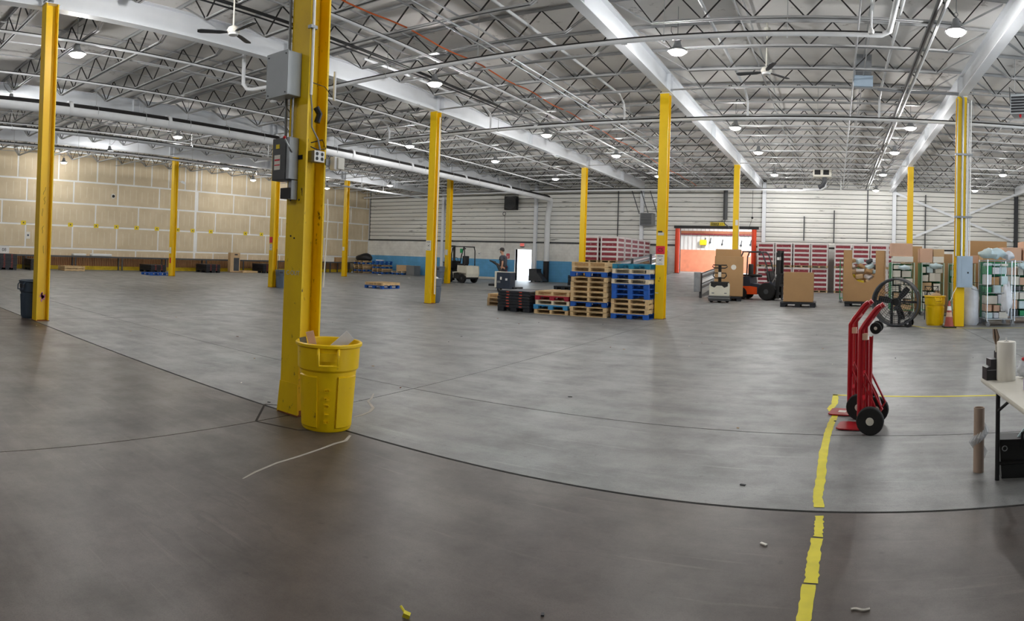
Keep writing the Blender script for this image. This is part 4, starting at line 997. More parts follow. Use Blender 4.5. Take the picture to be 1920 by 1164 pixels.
for i, (x, z) in enumerate(((-9.6,3.3),(-9.2,3.32),(-8.3,3.2),(-6.9,3.15),(-6.2,3.2),(-5.9,2.95))):
    tag(MB().bar((x,46.78,z+.15), (x-.06,46.78,z-.2), .06, .05).sphere((x-.06,46.76,z-.2), .08, 8, 5).build('hanging_tool', M['dark_grey']), f'dark tool hung on the white bay wall beyond the dock door, {ORDT[i]} from the left', 'tool', 'tools beyond the dock door')
tag(MB().rbox(-10.0, -9.5, 46.5, 46.75, 2.9, 3.3, .05).build('yellow_cover', M['tag_yellow']), 'yellow cover hung inside the dock bay at left', 'cover')
bl = bpy.data.lights.new('bay_light', 'AREA'); bl.shape = 'RECTANGLE'; bl.size = 1.2; bl.size_y = .4; bl.energy = 620
t = thing('bay_lamp', 'flat white lamp under the dock bay roof', 'lamp', (-7.2, 43.2, 5.3)); MB().rbox(-.6,.6,-.2,.2,.0,.12,.02).build('housing', M['white'], t); MB().tube([(0,0,.12),(0,0,.3)], .02, 6).build('stem', M['white'], t)
lo = bpy.data.objects.new('bay_light', bl); COL.objects.link(lo); lo.parent = t; lo.location = (0,0,-.02)
def guard_rail(x, y0, y1, label, x1=None, hs=(.45, .92)):
    t = thing('guard_rail', label, 'guard rail', (0,0,0)); x1 = x if x1 is None else x1
    def zr(y): return max(0, (y-28.9)*.085)
    n = max(3, int((y1-y0)/2.6)+1)
    for i in range(n):
        f = i/(n-1); y = y0+(y1-y0)*f; xx = x+(x1-x)*f
        MB().box(xx-.05, xx+.05, y-.05, y+.05, max(0, zr(y)-.02), zr(y)+hs[1]+.2).build('post', M['dark_grey'], t)
    for h in hs:
        m = MB(); prof = [(-.06,-.16),(-.10,-.10),(-.055,-.04),(-.055,.04),(-.10,.10),(-.06,.16),(-.045,.16),(-.085,.10),(-.04,.04),(-.04,-.04),(-.085,-.10),(-.045,-.16)]
        a, b = Vector((x, y0-.12, zr(y0)+h)), Vector((x1, y1, zr(y1)+h))
        vs = [a+Vector((u,0,w)) for u, w in prof]+[b+Vector((u,0,w)) for u, w in prof]; n2 = len(prof)
        m._add(vs, [tuple(range(n2)), tuple(reversed(range(n2,2*n2)))]+[(i, n2+i, n2+(i+1)%n2, (i+1)%n2) for i in range(n2)])
        m.build('beam', M['galv'], t)
    return t
guard_rail(-10.45, 28.7, 38.9, 'grey steel guard rail on the left side of the ramp, behind the blue pallets', hs=(.75, 1.25))
guard_rail(-6.02, 28.5, 38.9, 'grey steel guard rail on the right side of the ramp behind the pallet jack', -5.65)
q = bpy.data.objects['guard_rail.001']
MB().rbox(-6.28, -5.98, 28.20, 28.36, .28, 1.15, .02).build('end_plate', M['galv'], q)
for i in range(5):
    t = thing('steel_skid', f'grey steel skid in the pile beside the left dock post, {ORD[i]} layer', 'skid', (-11.25, 38.7, .22*i), 0, 'steel skids by the dock post')
    MB().box(-.5,.5,-.5,.5,.15,.2).build('deck', M['galv'], t)
    for a in (-.42, 0, .42): MB().box(a-.06,a+.06,-.5,.5,0,.15).build('runner', M['elec_dark'], t)
# exit door
t = tag(MB().box(PX0-.06, PX0, WY-.03, WY+.3, 0, PZ+.06).box(PX1, PX1+.06, WY-.03, WY+.3, 0, PZ+.06).box(PX0, PX1, WY-.03, WY+.3, PZ, PZ+.06).build('door_1', M['tape_white']), kind='structure')
d = MB().box(0, 1.15, 0, .045, .02, PZ-.02).build('door_leaf', M['white'], t, loc=(PX1-.05, WY+.3, 0), rot=(0,0,1.35)); MB().tube([(.2,-.03,1.0),(.95,-.03,1.0)], .015, 6).build('push_bar', M['galv'], d)
t = thing('exit_sign', 'small red-lettered exit sign above the bright open door', 'sign', (-21.0, WY-.06, 2.48))
MB().rbox(-.17,.17,-.03,.05,-.10,.12,.01).build('housing', M['white'], t); MB().box(-.16,.16,-.034,-.03,-.09,.11).build('face', M['exit_glow'], t); text_mesh('EXIT', .14, M['sign_red'], 'lettering', t, (0,-.036,.01), (PI/2,0,0)); MB().box(-.15,.15,-.035,.03,-.16,-.11).build('lamp_bar', M['dark_grey'], t)
t = thing('fire_sign', 'red fire extinguisher sign on the wall left of the exit door', 'sign', (-22.15, WY-.01, 1.68)); MB().box(-.12,.12,-.01,.01,-.17,.17).build('plate', M['sign_red'], t); MB().box(-.05,.05,-.014,-.01,-.11,-.02).box(-.03,-.01,-.014,-.01,.0,.11).box(.02,.04,-.014,-.01,.0,.11).build('symbol', M['white'], t)
t = thing('fire_extinguisher', 'red fire extinguisher on the blue wall behind the rider', 'extinguisher', (-22.2, WY-.125, .82)); MB().lathe([(.0,-.25),(.075,-.24),(.08,-.2),(.08,.12),(.05,.19),(.025,.22)],16).build('cylinder', M['red'], t, True); MB().box(-.015,.09,-.02,.02,.23,.26).build('handle', M['black'], t); MB().tube([(.03,0,.22),(.11,-.02,.1),(.10,-.03,-.15)],.012,6).build('hose', M['black'], t); MB().box(-.04,.04,.06,.12,-.1,.1).build('bracket', M['galv'], t)
t = thing('control_box', 'small white control box on the blue wall left of the rider', 'control box', (-24.5, WY-.03, 1.78)); MB().rbox(-.12,.12,-.05,.03,-.13,.13,.01).build('case', M['white'], t); MB().box(-.05,.05,-.055,-.05,-.02,.04).build('dial', M['mid_grey'], t)
tag(MB().rbox(-24.9,-22.9,39.3,39.6,0,.16,.02).build('wheel_stop', M['offwhite']), 'low whitish kerb block on the floor before the blue wall', 'kerb')
# black heap, cardboard and grey crate in the far corner
m = MB().sphere((0,0,0), (.75,.5,.42), 14, 8); m.v = [(x*(1+.1*math.sin(6*z)), y, max(z, -.12)+.06*math.sin(5*x)) for x, y, z in m.v]
tag(m.build('black_sheet', M['black'], None, True, (-33.6, 37.5, 1.11)), 'black plastic heap on top of the left corner pallet pile', 'plastic sheet')
tag(MB().rbox(-.3,.3,-.2,.2,0,.1,.04).build('white_bag', M['poly_white'], None, True, (-32.4,38.0,.985), (0,.0,.4)), 'white plastic bag on the right corner pallet pile', 'bag')
carton('corner_carton', 'brown carton on the low pallets before the blue wall', -30.75, 38.9, .281, .9, .7, .45, .2, 'cardboard_light'); carton('corner_crate', 'grey crate standing right of the low pallets before the blue wall', -29.85, 38.95, 0, .75, .8, .72, 0, 'mid_grey')

# ------------------------------------------------------------------ forklifts and trucks
def wheel(par, c, r, w, axis='Y', hub='steel', name='wheel'):
    o = MB().lathe([(r*.55,-w/2),(r*.93,-w/2),(r,-w/2+w*.15),(r,w/2-w*.15),(r*.93,w/2),(r*.55,w/2)], 24, c, axis).build(name, M['rubber'], par, True)
    h = MB().lathe([(.0,-w*.52),(r*.25,-w*.52),(r*.5,-w*.40),(r*.56,-w*.45),(r*.56,w*.45),(r*.5,w*.40),(r*.25,w*.52),(.0,w*.52)], 20, c, axis, capb=False, capt=False).build('hub', M[hub], o, True)
    return o
def forklift(label, loc, rz, body, dark, guard, mast_h=2.2, skirt='black', cw=None, hub='dark_grey'):
    """faces +X; origin on the floor under the middle"""
    t = thing('forklift', label, 'forklift', loc, rz)
    MB().prism([(-1.0,.28),(-1.05,.5),(-1.02,.95),(-.86,1.0),(-.35,1.02),(-.30,.66),(.35,.60),(.40,.28)], -.50, .50, 'Y').build('chassis', M[body], t)
    MB().prism([(-1.06,.34),(-1.10,.55),(-1.06,.98),(-.92,1.02),(-.92,.34)], -.48, .48, 'Y').build('counterweight', M[cw or dark], t)
    MB().prism([(-1.04,.24),(-1.07,.58),(-.30,.60),(.02,.56),(.02,.24)], -.515, .515, 'Y').build('lower_skirt', M[skirt], t)
    MB().prism([(-.35,.45),(-.30,.72),(.30,.66),(.62,.82),(.70,.62),(.66,.36),(.3,.30)], -.46, .46, 'Y').build('floor_cowl', M[dark], t)
    MB().prism([(.42,.8),(.58,.86),(.50,1.28),(.36,1.26)], -.30, .30, 'Y').build('dashboard', M['black'], t)
    MB().tube([(.40,.18,1.15),(.22,.18,1.32)], .02, 6).torus((.20,.18,1.33), .15, .015, 'X', 18, 6).build('steering_wheel', M['black'], t)
    MB().rbox(-.45, .02, -.25, .25, 1.0, 1.12, .04).build('seat', M['black'], t, True); MB().rbox(-.52, -.40, -.23, .23, 1.08, 1.58, .04).build('seat_back', M['black'], t, True)
    for s in (-1, 1):
        MB().tube([(.56,s*.42,.82),(.40,s*.42,1.55),(.22,s*.42,2.05),(.10,s*.42,2.12)], .032, 8).build('front_pillar', M[guard], t, True)
        MB().tube([(-.80,s*.42,1.0),(-.78,s*.42,1.9),(-.70,s*.42,2.10)], .032, 8).build('rear_pillar', M[guard], t, True)
        MB().tube([(-.74,s*.42,2.12),(.14,s*.42,2.13)], .03, 8).build('roof_rail', M[guard], t)
    for i in range(6): MB().bar((-.66+.15*i,-.42,2.13), (-.66+.15*i,.42,2.13), .03, .03).build('roof_bar', M[guard], t)
    for s in (-1, 1):
        wheel(t, (.45, s*.46, .38), .38, .2, hub=hub); wheel(t, (-.72, s*.46, .27), .27, .16, hub=hub)
        MB().tube([(.45+.44*math.cos(a), s*.47, .34+.40*math.sin(a)) for a in [PI*k/10 for k in range(1, 11)]], .03, 6).build('mudguard', M['black'], t)
        MB().box(.86, .98, s*.30-.04, s*.30+.04, .08, mast_h).build('mast_rail', M['black'], t); MB().box(.80, .88, s*.24-.03, s*.24+.03, .08, mast_h-.08).build('inner_mast_rail', M['black'], t)
        MB().tube([(.62,s*.25,.75),(.88,s*.28,1.15)], .035, 8).build('tilt_cylinder', M['steel'], t)
        MB().box(1.06, 1.10, s*.22-.06, s*.22+.06, .04, .6).box(1.06, 1.95, s*.22-.06, s*.22+.06, .035, .075).build('fork', M['black'], t)
    for z in (.3, 1.1, mast_h-.05): MB().box(.88, .95, -.30, .30, z-.05, z+.05).build('mast_cross_bar', M['black'], t)
    MB().tube([(.84,0,.1),(.84,0,1.6)], .045, 10).build('lift_cylinder', M['dark_grey'], t)
    for y in (-.1, .1): MB().bar((.90,y,.5), (.90,y,mast_h-.1), .03, .015).build('lift_chain', M['elec_dark'], t)
    MB().box(1.0, 1.06, -.48, .48, .25, .35).box(1.0, 1.06, -.48, .48, .62, .72).build('carriage', M['black'], t)
    for i in range(6): MB().box(1.02, 1.05, -.46+.17*i, -.42+.17*i, .72, 1.15).build('load_backrest_bar', M['black'], t)
    MB().box(1.02, 1.05, -.48, .48, 1.15, 1.19).build('load_backrest_top', M['black'], t)
    MB().rbox(.02, .10, -.44, -.36, 1.98, 2.06, .01).build('headlamp', M['black'], t)
    return t
f1 = forklift('orange and dark grey forklift facing right behind the tall carton', (-3.36, 28.80, 0), -.2, 'navy_truck', 'navy_truck', 'dark_grey', skirt='orange', cw='orange')
MB().box(.985, .99, -.27, -.15, 1.78, 1.92).build('label_sheet', M['white'], f1); MB().box(.86, .98, -.342, -.34, 1.78, 1.9).build('sticker', M['white'], f1)
f2 = forklift('cream and black forklift parked before the blue wall behind a far yellow column', (-21.15, 32.2, 0), PI-.25, 'truck_cream', 'black', 'black', cw='truck_cream')
MB().box(-.62, -.40, .425, .43, 1.75, 2.0).build('green_card', M['green_tape'], f2)['label'] = 'green card on the guard'
MB().prism([(-1.07,.40),(-1.12,.55),(-1.08,1.0),(-.30,1.03),(-.28,.72),(-.45,.52)], .501, .515, 'Y').build('side_panel', M['truck_cream'], f2); MB().prism([(-1.07,.40),(-1.12,.55),(-1.08,1.0),(-.30,1.03),(-.28,.72),(-.45,.52)], -.515, -.501, 'Y').build('side_panel', M['truck_cream'], f2)
# rider pallet truck with its power unit facing the camera
t = thing('rider_truck', 'dark navy rider pallet truck driven by the man in the cap', 'pallet truck', (-14.45, 25.75, 0), .10)
MB().rbox(-.28, .40, -.33, .28, .14, .88, .03).build('power_unit', M['navy_truck'], t); MB().rbox(-.38, -.28, -.33, .28, .18, .92, .02).build('end_panel', M['truck_cream'], t)
for z in (.38, .46): MB().cyl((-.385,-.1,z), (-.375,-.1,z), .025, 10).build('button', M['black'], t)
MB().box(-.28, .40, -.33, .28, .88, .91).build('top_lid', M['offwhite'], t)
MB().box(-.10,-.02,-.336,-.33,.55,.68).build('sticker', M['paper'], t); MB().box(.16,.26,-.336,-.33,.52,.62).build('sticker', M['white'], t); MB().box(-.25,-.08,-.336,-.33,.40,.50).build('sticker', M['mid_grey'], t)
MB().rbox(-.62, .50, .28, 1.0, .12, .20, .02).build('platform', M['black'], t); MB().rbox(-.72, -.38, -.25, .30, .24, .34, .02).build('bumper', M['black'], t)
MB().tube([(-.30,.25,.86),(-.42,.28,1.02),(-.55,.30,1.22),(-.78,.32,1.34)], [.085,.07,.055,.05], 10).build('tiller', M['black'], t, True)
MB().tube([(-.70,.12,1.33),(-.84,.16,1.37),(-.94,.30,1.40),(-.86,.46,1.37),(-.72,.52,1.33)], .024, 8).build('handle', M['black'], t, True)
for x in (-.25, .4): wheel(t, (x, -.02, .11), .11, .10)
for s in (.45, .85): MB().box(.5, 1.65, s-.09, s+.09, .06, .12).build('fork', M['dark_grey'], t)
# white walk-behind pallet jack
t = thing('pallet_jack', 'white and black electric pallet jack in front of the tall carton', 'pallet jack', (-4.62, 25.55, 0), .12)
MB().prism([(-.40,.28),(.40,.28),(.40,.72),(.34,.80),(-.34,.80),(-.40,.72)], -.22, .30, 'Y').build('body', M['truck_cream'], t)
MB().prism([(-.34,.80),(.34,.80),(.34,.66),(.20,.60),(.10,.68),(-.10,.68),(-.20,.60),(-.34,.66)], -.228, -.21, 'Y').build('top_cowl', M['black'], t); MB().box(-.36,.36,-.2,.3,.79,.83).build('top_cover', M['black'], t)
MB().rbox(-.42, .42, -.36, .26, .07, .28, .03).build('bumper', M['elec_dark'], t); MB().box(-.44,.44,-.40,-.30,.17,.21).build('step_edge', M['mid_grey'], t)
MB().tube([(0,-.02,.8),(0,-.08,1.15),(0,-.12,1.5)], .065, 8).build('tiller', M['black'], t); MB().rbox(-.06,.06,-.16,-.05,1.02,1.22,.02).build('control_pad', M['paper'], t)
for z, w, h in ((1.44,.27,.12), (1.08,.24,.20)):
    MB().tube([(-w*.3,-.12,z+h/2),(-w,-.12,z+h/2),(-w-.03,-.12,z),(-w*.8,-.12,z-h/2),(-.03,-.12,z-h/2)], .022, 6).build('handle_loop', M['black'], t); MB().tube([(w*.3,-.12,z+h/2),(w,-.12,z+h/2),(w+.03,-.12,z),(w*.8,-.12,z-h/2),(.03,-.12,z-h/2)], .022, 6).build('handle_loop', M['black'], t)
MB().tube([(-.1,-.12,1.5),(.1,-.12,1.5)], .02, 6).build('grip', M['black'], t)
for x in (-.32, .32): wheel(t, (x, 0, .08), .08, .08)
wheel(t, (0, .05, .12), .12, .10)
MB().box(-.30,-.20,-.226,-.22,.36,.40).build('badge', M['mid_grey'], t); MB().box(.2,.3,-.226,-.22,.36,.40).build('badge', M['mid_grey'], t)

# ------------------------------------------------------------------ the rider
def skin_mesh(name, verts, edges, m, parent, sub=2):
    me = bpy.data.meshes.new(name); me.from_pydata([v[0] for v in verts], edges, [])
    o = bpy.data.objects.new(name, me); COL.objects.link(o)
    o.modifiers.new('skin', 'SKIN').use_smooth_shade = True
    for i, v in enumerate(verts):
        r = v[1]; me.skin_vertices[0].data[i].radius = (r, r) if not isinstance(r, tuple) else r
    me.skin_vertices[0].data[0].use_root = True
    if sub: o.modifiers.new('sub', 'SUBSURF').levels = sub; o.modifiers['sub'].render_levels = sub
    dg = bpy.context.evaluated_depsgraph_get(); me2 = bpy.data.meshes.new_from_object(o.evaluated_get(dg)); bpy.data.objects.remove(o)
    me2.materials.clear(); me2.materials.append(m); me2.polygons.foreach_set('use_smooth', [True]*len(me2.polygons))
    return link(name, me2, parent)
per = thing('person', 'man in dark cap, dark polo shirt and trousers standing on the truck, facing left', 'person', (-14.98, 26.42, .20), .10)
# skeleton: faces -X; one hand forward on the tiller, other arm hanging with slightly bent elbow
V = [((.02,0,.92),(.10,.10)), ((.03,0,1.06),(.09,.09)), ((.03,0,1.22),(.10,.09)), ((.01,0,1.38),(.09,.08)), ((-.01,0,1.46),.062), ((-.03,0,1.53),.058), ((-.05,0,1.60),(.082,.09)), ((-.055,0,1.68),(.088,.098)), ((-.05,0,1.74),(.06,.07)),
     ((.02,.17,1.37),.068), ((-.02,.23,1.12),.05), ((-.20,.16,.99),.042), ((-.34,.08,1.06),.034), ((-.40,.05,1.085),(.030,.022)),          # far arm reaches the handle
     ((.02,-.17,1.37),.068), ((.10,-.24,1.12),.05), ((.06,-.23,.90),.041), ((.02,-.22,.78),.033), ((.005,-.22,.71),(.022,.030)),            # near arm hangs
     ((.01,.09,.84),.095), ((-.01,.10,.48),.066), ((.02,.10,.14),.048), ((.02,.10,.05),.045), ((-.10,.10,.03),.036),
     ((.01,-.09,.84),.095), ((.0,-.10,.48),.066), ((.03,-.10,.14),.048), ((.03,-.10,.05),.045), ((-.09,-.10,.03),.036)]
Ed = [(0,1),(1,2),(2,3),(3,4),(4,5),(5,6),(6,7),(7,8),(3,9),(9,10),(10,11),(11,12),(12,13),(3,14),(14,15),(15,16),(16,17),(17,18),(0,19),(19,20),(20,21),(21,22),(22,23),(0,24),(24,25),(25,26),(26,27),(27,28)]
def fingers(base, root, d, side, curl):
    d = Vector(d).normalized(); s = Vector(side).normalized(); c = Vector(curl)
    for k, (off, ln) in enumerate(((-.027,.075),(-.009,.085),(.009,.080),(.027,.062))):
        a = Vector(root)+s*off; b = a+d*ln*.5+c*.012; e = b+d*ln*.35+c*.030
        i = len(V); V.extend([(tuple(a),.0095), (tuple(b),.0085), (tuple(e),.0075)]); Ed.extend([(base,i),(i,i+1),(i+1,i+2)])
    a = Vector(root)-d*.03-s*.035; b = a-s*.022+d*.03+c*.01; i = len(V); V.extend([(tuple(a),.011),(tuple(b),.0095)]); Ed.extend([(base,i),(i,i+1)])
fingers(13, (-.42,.05,1.09), (-1,0,.1), (0,1,0), (0,0,-1)); fingers(18, (0,-.22,.68), (-.15,0,-1), (1,0,0), (0,1,0))
body = skin_mesh('body', V, Ed, M['skin'], per, 1)
face = MB().cbox((-.145,0,1.645), (.03,.024,.05), (0,.35,0)).build('nose', M['skin'], per, True)
for s in (-1, 1):
    MB().sphere((-.128,s*.035,1.672), .011, 8, 6).build('eye', M['black'], per, True); MB().sphere((-.03,s*.098,1.655), (.022,.012,.035), 8, 6).build('ear', M['skin'], per, True)
MB().cbox((-.132,0,1.598), (.012,.05,.010)).build('mouth', M['can_red'], per); MB().sphere((-.085,0,1.585), (.062,.062,.035), 10, 6).build('beard', M['hair'], per, True)
MB().sphere((-.03,0,1.675), (.098,.104,.055), 12, 8).build('hair', M['hair'], per, True)
m = MB().lathe([(.112,1.70),(.113,1.735),(.098,1.79),(.06,1.82),(.0,1.826)], 20, (-.05,0,0), capb=False, capt=False); m.prism([(-.13,-.085),(-.20,-.07),(-.245,0),(-.20,.07),(-.13,.085)], 1.70, 1.712, 'Z'); m.build('cap', M['cap'], per, True)
SV = [((.025,0,.88),(.17,.20)), ((.03,0,1.06),(.165,.19)), ((.03,0,1.22),(.17,.21)), ((.01,0,1.38),(.15,.19)), ((-.005,0,1.47),.085), ((.02,.17,1.37),.095), ((-.01,.235,1.17),.085), ((.02,-.17,1.37),.095), ((.075,-.245,1.17),.085)]
skin_mesh('polo_shirt', SV, [(0,1),(1,2),(2,3),(3,4),(3,5),(5,6),(3,7),(7,8)], M['shirt'], per, 2)
TV = [((.025,0,.94),(.17,.19)), ((.01,.09,.82),.13), ((-.01,.10,.48),.10), ((.02,.10,.06),.085), ((.01,-.09,.82),.13), ((.0,-.10,.48),.10), ((.03,-.10,.06),.085)]
skin_mesh('trousers', TV, [(0,1),(1,2),(2,3),(0,4),(4,5),(5,6)], M['trousers'], per, 2)
for s in (-1, 1): MB().rbox(-.17, .09, s*.10-.05, s*.10+.05, .0, .09, .03).build('shoe', M['black'], per, True)
MB().tube([(.165*math.cos(a)+.02, .145*math.sin(a), .955) for a in [2*PI*k/20 for k in range(20)]], .014, 6, closed=True).build('belt', M['black'], per)

# ------------------------------------------------------------------ red hand trucks
def hand_truck(label, loc, rz, small=True):
    """toe plate towards -X, axle along Y"""
    t = thing('hand_truck', label, 'hand truck', loc, rz); R_ = M['hand_red']
    for s in (-1, 1):
        y = s*.17
        MB().tube([(-.01,y,.05),(-.01,y,.95),(.02,y,1.0),(.13,y*.92,1.15),(.17,y*.9,1.18)], .026, 8).build('side_rail', R_, t, True)
        MB().tube([(.055,y*.8,.12),(.05,y*.8,.86)], .017, 8).build('inner_rail', R_, t, True)
        MB().tube([(.0,y,.50),(.12,y*1.05,.28),(.17,y*1.1,.14)], .010, 6).build('axle_brace', R_, t); MB().tube([(.03,y*.9,.55),(.20,y,.22),(.15,y*1.1,.14)], .010, 6).build('axle_brace', R_, t)
        wheel(t, (.10, s*.25, .128), .128, .07, hub='offwhite')
        if small: wheel(t, (.12, s*.10, .965), .055, .035, hub='offwhite', name='caster')
    for z in (.28, .52, .86): MB().bar((.0,-.17,z), (.0,.17,z), .03, .018).build('cross_bar', R_, t)
    MB().tube([(.05,-.16,1.03),(.05,.16,1.03)], .02, 8).build('handle_bar', R_, t)
    MB().tube([(.10,-.26,.128),(.10,.26,.128)], .013, 8).build('axle', M['steel'], t)
    MB().prism([(-.24,-.12),(-.20,-.15),(.0,-.15),(.0,.15),(-.20,.15),(-.24,.12)], .008, .018, 'Z').build('toe_plate', R_, t); MB().box(-.02,.0,-.15,.15,.008,.12).build('toe_riser', R_, t)
    MB().box(-.01,.05,-.19,-.14,.86,.92).build('caster_bracket', M['cardboard_pink'], t)
    if small: MB().tube([(.10,-.16,.90),(.09,-.17,.5),(.12,-.18,.2)], .006, 5).build('cable', M['hand_red'], t)
    return t
hand_truck('nearer red hand truck with black wheels beside the yellow floor tape', (.29, 6.24, 0), -.17, True)
h2 = hand_truck('farther red hand truck half hidden by the nearer one', (.21, 6.83, 0), -.18, False)
MB().box(-.15,-.07,-.05,.04,.018,.02).build('sticker', M['paper'], h2)

# ------------------------------------------------------------------ drum fan
t = thing('drum_fan', 'large black drum fan on wheels in front of the green cages', 'fan', (1.63, 17.05, .64), -.28)
R0 = .60
MB().lathe([(R0,-.22),(R0+.02,-.22),(R0+.02,.22),(R0,.22),(R0-.012,.2),(R0-.012,-.2),(R0,-.22)], 48, (0,0,0), 'Y', False, False).build('drum', M['black'], t, True)
MB().torus((0,-.22,0), R0+.005, .026, 'Y', 48, 6).build('front_hoop', M['dark_grey'], t, True); MB().torus((0,.22,0), R0+.005, .026, 'Y', 48, 6).build('rear_hoop', M['dark_grey'], t, True)
for k in range(9): MB().torus((0,-.225,0), .12+.055*k, .005, 'Y', 40, 4).build('guard_ring', M['dark_grey'], t)
for k in range(24):
    a = 2*PI*k/24; MB().tube([(.1*math.cos(a),-.23,.1*math.sin(a)), (R0*math.cos(a+.25),-.22,R0*math.sin(a+.25))], .005, 4).build('guard_wire', M['dark_grey'], t)
for k in range(3):
    a = 2*PI*k/3+.9; MB().cbox((.30*math.cos(a),.0,.30*math.sin(a)), (.46,.02,.20), (0,0,0)).xf(Matrix.Identity(4)).build('blade_root', M['black'], t) if False else \
        MB().prism([(.06,-.04),(.28,-.09),(.48,-.08),(.49,.06),(.28,.08),(.06,.04)], -.008, .008, 'Y').build('blade', M['black'], t, rot=(0, -a, 0))
MB().cyl((0,-.12,0), (0,.16,0), .10, 16).build('motor', M['black'], t, True); MB().bar((-.6,.12,0), (.6,.12,0), .05, .05).build('motor_bar', M['black'], t); MB().box(-.13,-.07,-.16,-.10,-.58,.02).box(.07,.13,-.16,-.10,-.58,.02).build('motor_post', M['black'], t)
MB().cyl((0,-.14,-.16),(0,-.10,-.16),.06,12).build('pulley', M['dark_grey'], t)
for a in (.5, 2.64, 1.57): MB().cbox(((R0+.03)*math.cos(a),0,(R0+.03)*math.sin(a)), (.05,.1,.03), (0,-a+PI/2,0)).build('clip', M['galv'], t)
for x in (-.42, .42): MB().tube([(x,-.15,-.44),(x,-.15,-.60),(x,.15,-.60),(x,.15,-.44)], .016, 6).build('foot_frame', M['black'], t)
for y in (-.2, .2): wheel(t, (.34, y, -.54), .10, .05)
MB().tube([(-.42,.16,-.60),(-.42,.16,-.635)], .02, 6).build('rubber_foot', M['rubber'], t); MB().tube([(-.42,-.16,-.60),(-.42,-.16,-.635)], .02, 6).build('rubber_foot', M['rubber'], t)
MB().tube([(-.55,.1,-.2),(-.62,.05,-.4),(-.58,.0,-.55),(-.5,-.05,-.63),(-.2,-.3,-.632)], .008, 5).build('power_cord', M['tape_white'], t)

# ------------------------------------------------------------------ roll cages with parcels
def caster(par, x, y, r=.06, m='galv'):
    o = MB().lathe([(r*.5,-.018),(r,-.018),(r,.018),(r*.5,.018)], 16, (x, y, r), 'Y').build('caster_wheel', M['mid_grey'], par, True); MB().box(x-.02, x+.02, y-.028, y+.028, r, r*2+.04).build('fork', M[m], o)
def roll_cage(label, loc, rz, w, d, h, post, wire, name='roll_cage', group='roll cages', shelves=(.20,), wires=True, front=False, back='cage_green'):
    t = thing(name, label, 'roll cage', loc, rz, group)
    for sx in (-1, 1):
        for sy in (-1, 1):
            MB().tube([(sx*w/2,sy*d/2,.14),(sx*w/2,sy*d/2,h)], .017, 8).build('post', M[post], t); caster(t, sx*(w/2-.04), sy*(d/2-.04))
    for z in shelves: 
        sh = MB().box(-w/2, w/2, -d/2, d/2, z-.02, z).build('shelf', M[wire], t)
    for z in (h*.62, h-.02):
        for sx in (-1, 1): MB().tube([(sx*w/2,-d/2,z),(sx*w/2,d/2,z)], .010, 6).build('side_bar', M[post], t)
        MB().tube([(-w/2,d/2,z),(w/2,d/2,z)], .010, 6).build('rear_bar', M[post], t)
    if wires:
        for sx in (-1, 1):
            for k in range(1, 5): MB().tube([(sx*w/2,-d/2+d*k/5,.2),(sx*w/2,-d/2+d*k/5,h)], .005, 5).build('side_wire', M[wire], t)
        for k in range(1, 6): MB().tube([(-w/2+w*k/6,d/2,.2),(-w/2+w*k/6,d/2,h)], .005, 5).build('rear_wire', M[wire], t)
    if back: MB().box(-w/2+.02, w/2-.02, d/2-.03, d/2-.02, .2, h-.05).build('rear_panel', M[back], t)
    if front:
        for z in (.9, h-.02): MB().tube([(-w/2,-d/2,z),(w/2,-d/2,z)], .012, 6).build('front_bar', M[wire], t)
        for k in range(1, 4): MB().tube([(-w/2+w*k/4,-d/2,.9),(-w/2+w*k/4,-d/2,h)], .007, 5).build('front_wire', M[wire], t)
    return t
def fill(x, y, rz, w, d, z0, z1, who, seed, cols=3, pal=None):
    """parcels stacked in a cage: rows from the shelf upward"""
    random.seed(seed); z = z0; row = 0
    pal = pal or ['cardboard_light', 'paper', 'offwhite', 'cardboard_light', 'paper', 'cyan_bag', 'offwhite']
    nm = {'cardboard_light': 'tan', 'paper': 'cream', 'offwhite': 'off-white', 'cardboard_pink': 'pinkish', 'cyan_bag': 'pale blue', 'can_white': 'white', 'cardboard': 'brown', 'cage_green': 'green', 'poly_white': 'pale grey', 'dark_grey': 'dark grey'}
    while z < z1-.08 and row < 9:
        h = random.uniform(.16, .30); h = min(h, z1-z); n = random.choice((2, 3, 3)) if cols == 3 else cols; xx = -w/2+.02; ws = [random.uniform(.7, 1.3) for _ in range(n)]; s = sum(ws)
        for i in range(n):
            ww = ((w-.04)*ws[i]/s-.012)*random.uniform(.80, 1); hh = h*random.uniform(.72, 1)-.003; dd = d*random.uniform(.72, .86); k = random.choice(pal)
            c = Matrix.Rotation(rz, 3, 'Z') @ Vector((xx+ww/2, random.uniform(-.03, .02), 0))
            o = MB().rbox(-ww/2, ww/2, -dd/2, dd/2, 0, hh, .02 if k in ('cyan_bag', 'poly_white') else .006).build('parcel', M[k], None, False, (x+c.x, y+c.y, z), (0, 0, rz+random.uniform(-.10, .10)))
            side = (['left', 'right'] if n == 2 else ['left', 'middle', 'right', 'far right'])[i]
            tag(o, f'{nm[k]} parcel in {who}, {ORD[row]} layer, {side}', 'parcel', f'parcels in {who}')
            xx += (w-.04)*ws[i]/s
        z += h; row += 1
    return z
_cg = roll_cage('green roll cage full of parcels behind the drum fan', (2.16, 20.95, 0), 0, .72, .75, 1.72, 'cage_pale', 'cage_green'); z = fill(2.16, 20.95, 0, .68, .75, .202, 1.66, 'the green cage behind the fan', 3)
MB().box(-.40, -.385, -.37, .37, .2, 1.7).build('side_panel', M['cage_green'], _cg)
_cg = roll_cage('green roll cage full of parcels behind the right yellow bin', (3.16, 21.15, 0), 0, .72, .75, 1.72, 'cage_pale', 'cage_green'); fill(3.16, 21.15, 0, .68, .75, .202, 1.66, 'the green cage behind the yellow bin', 5)
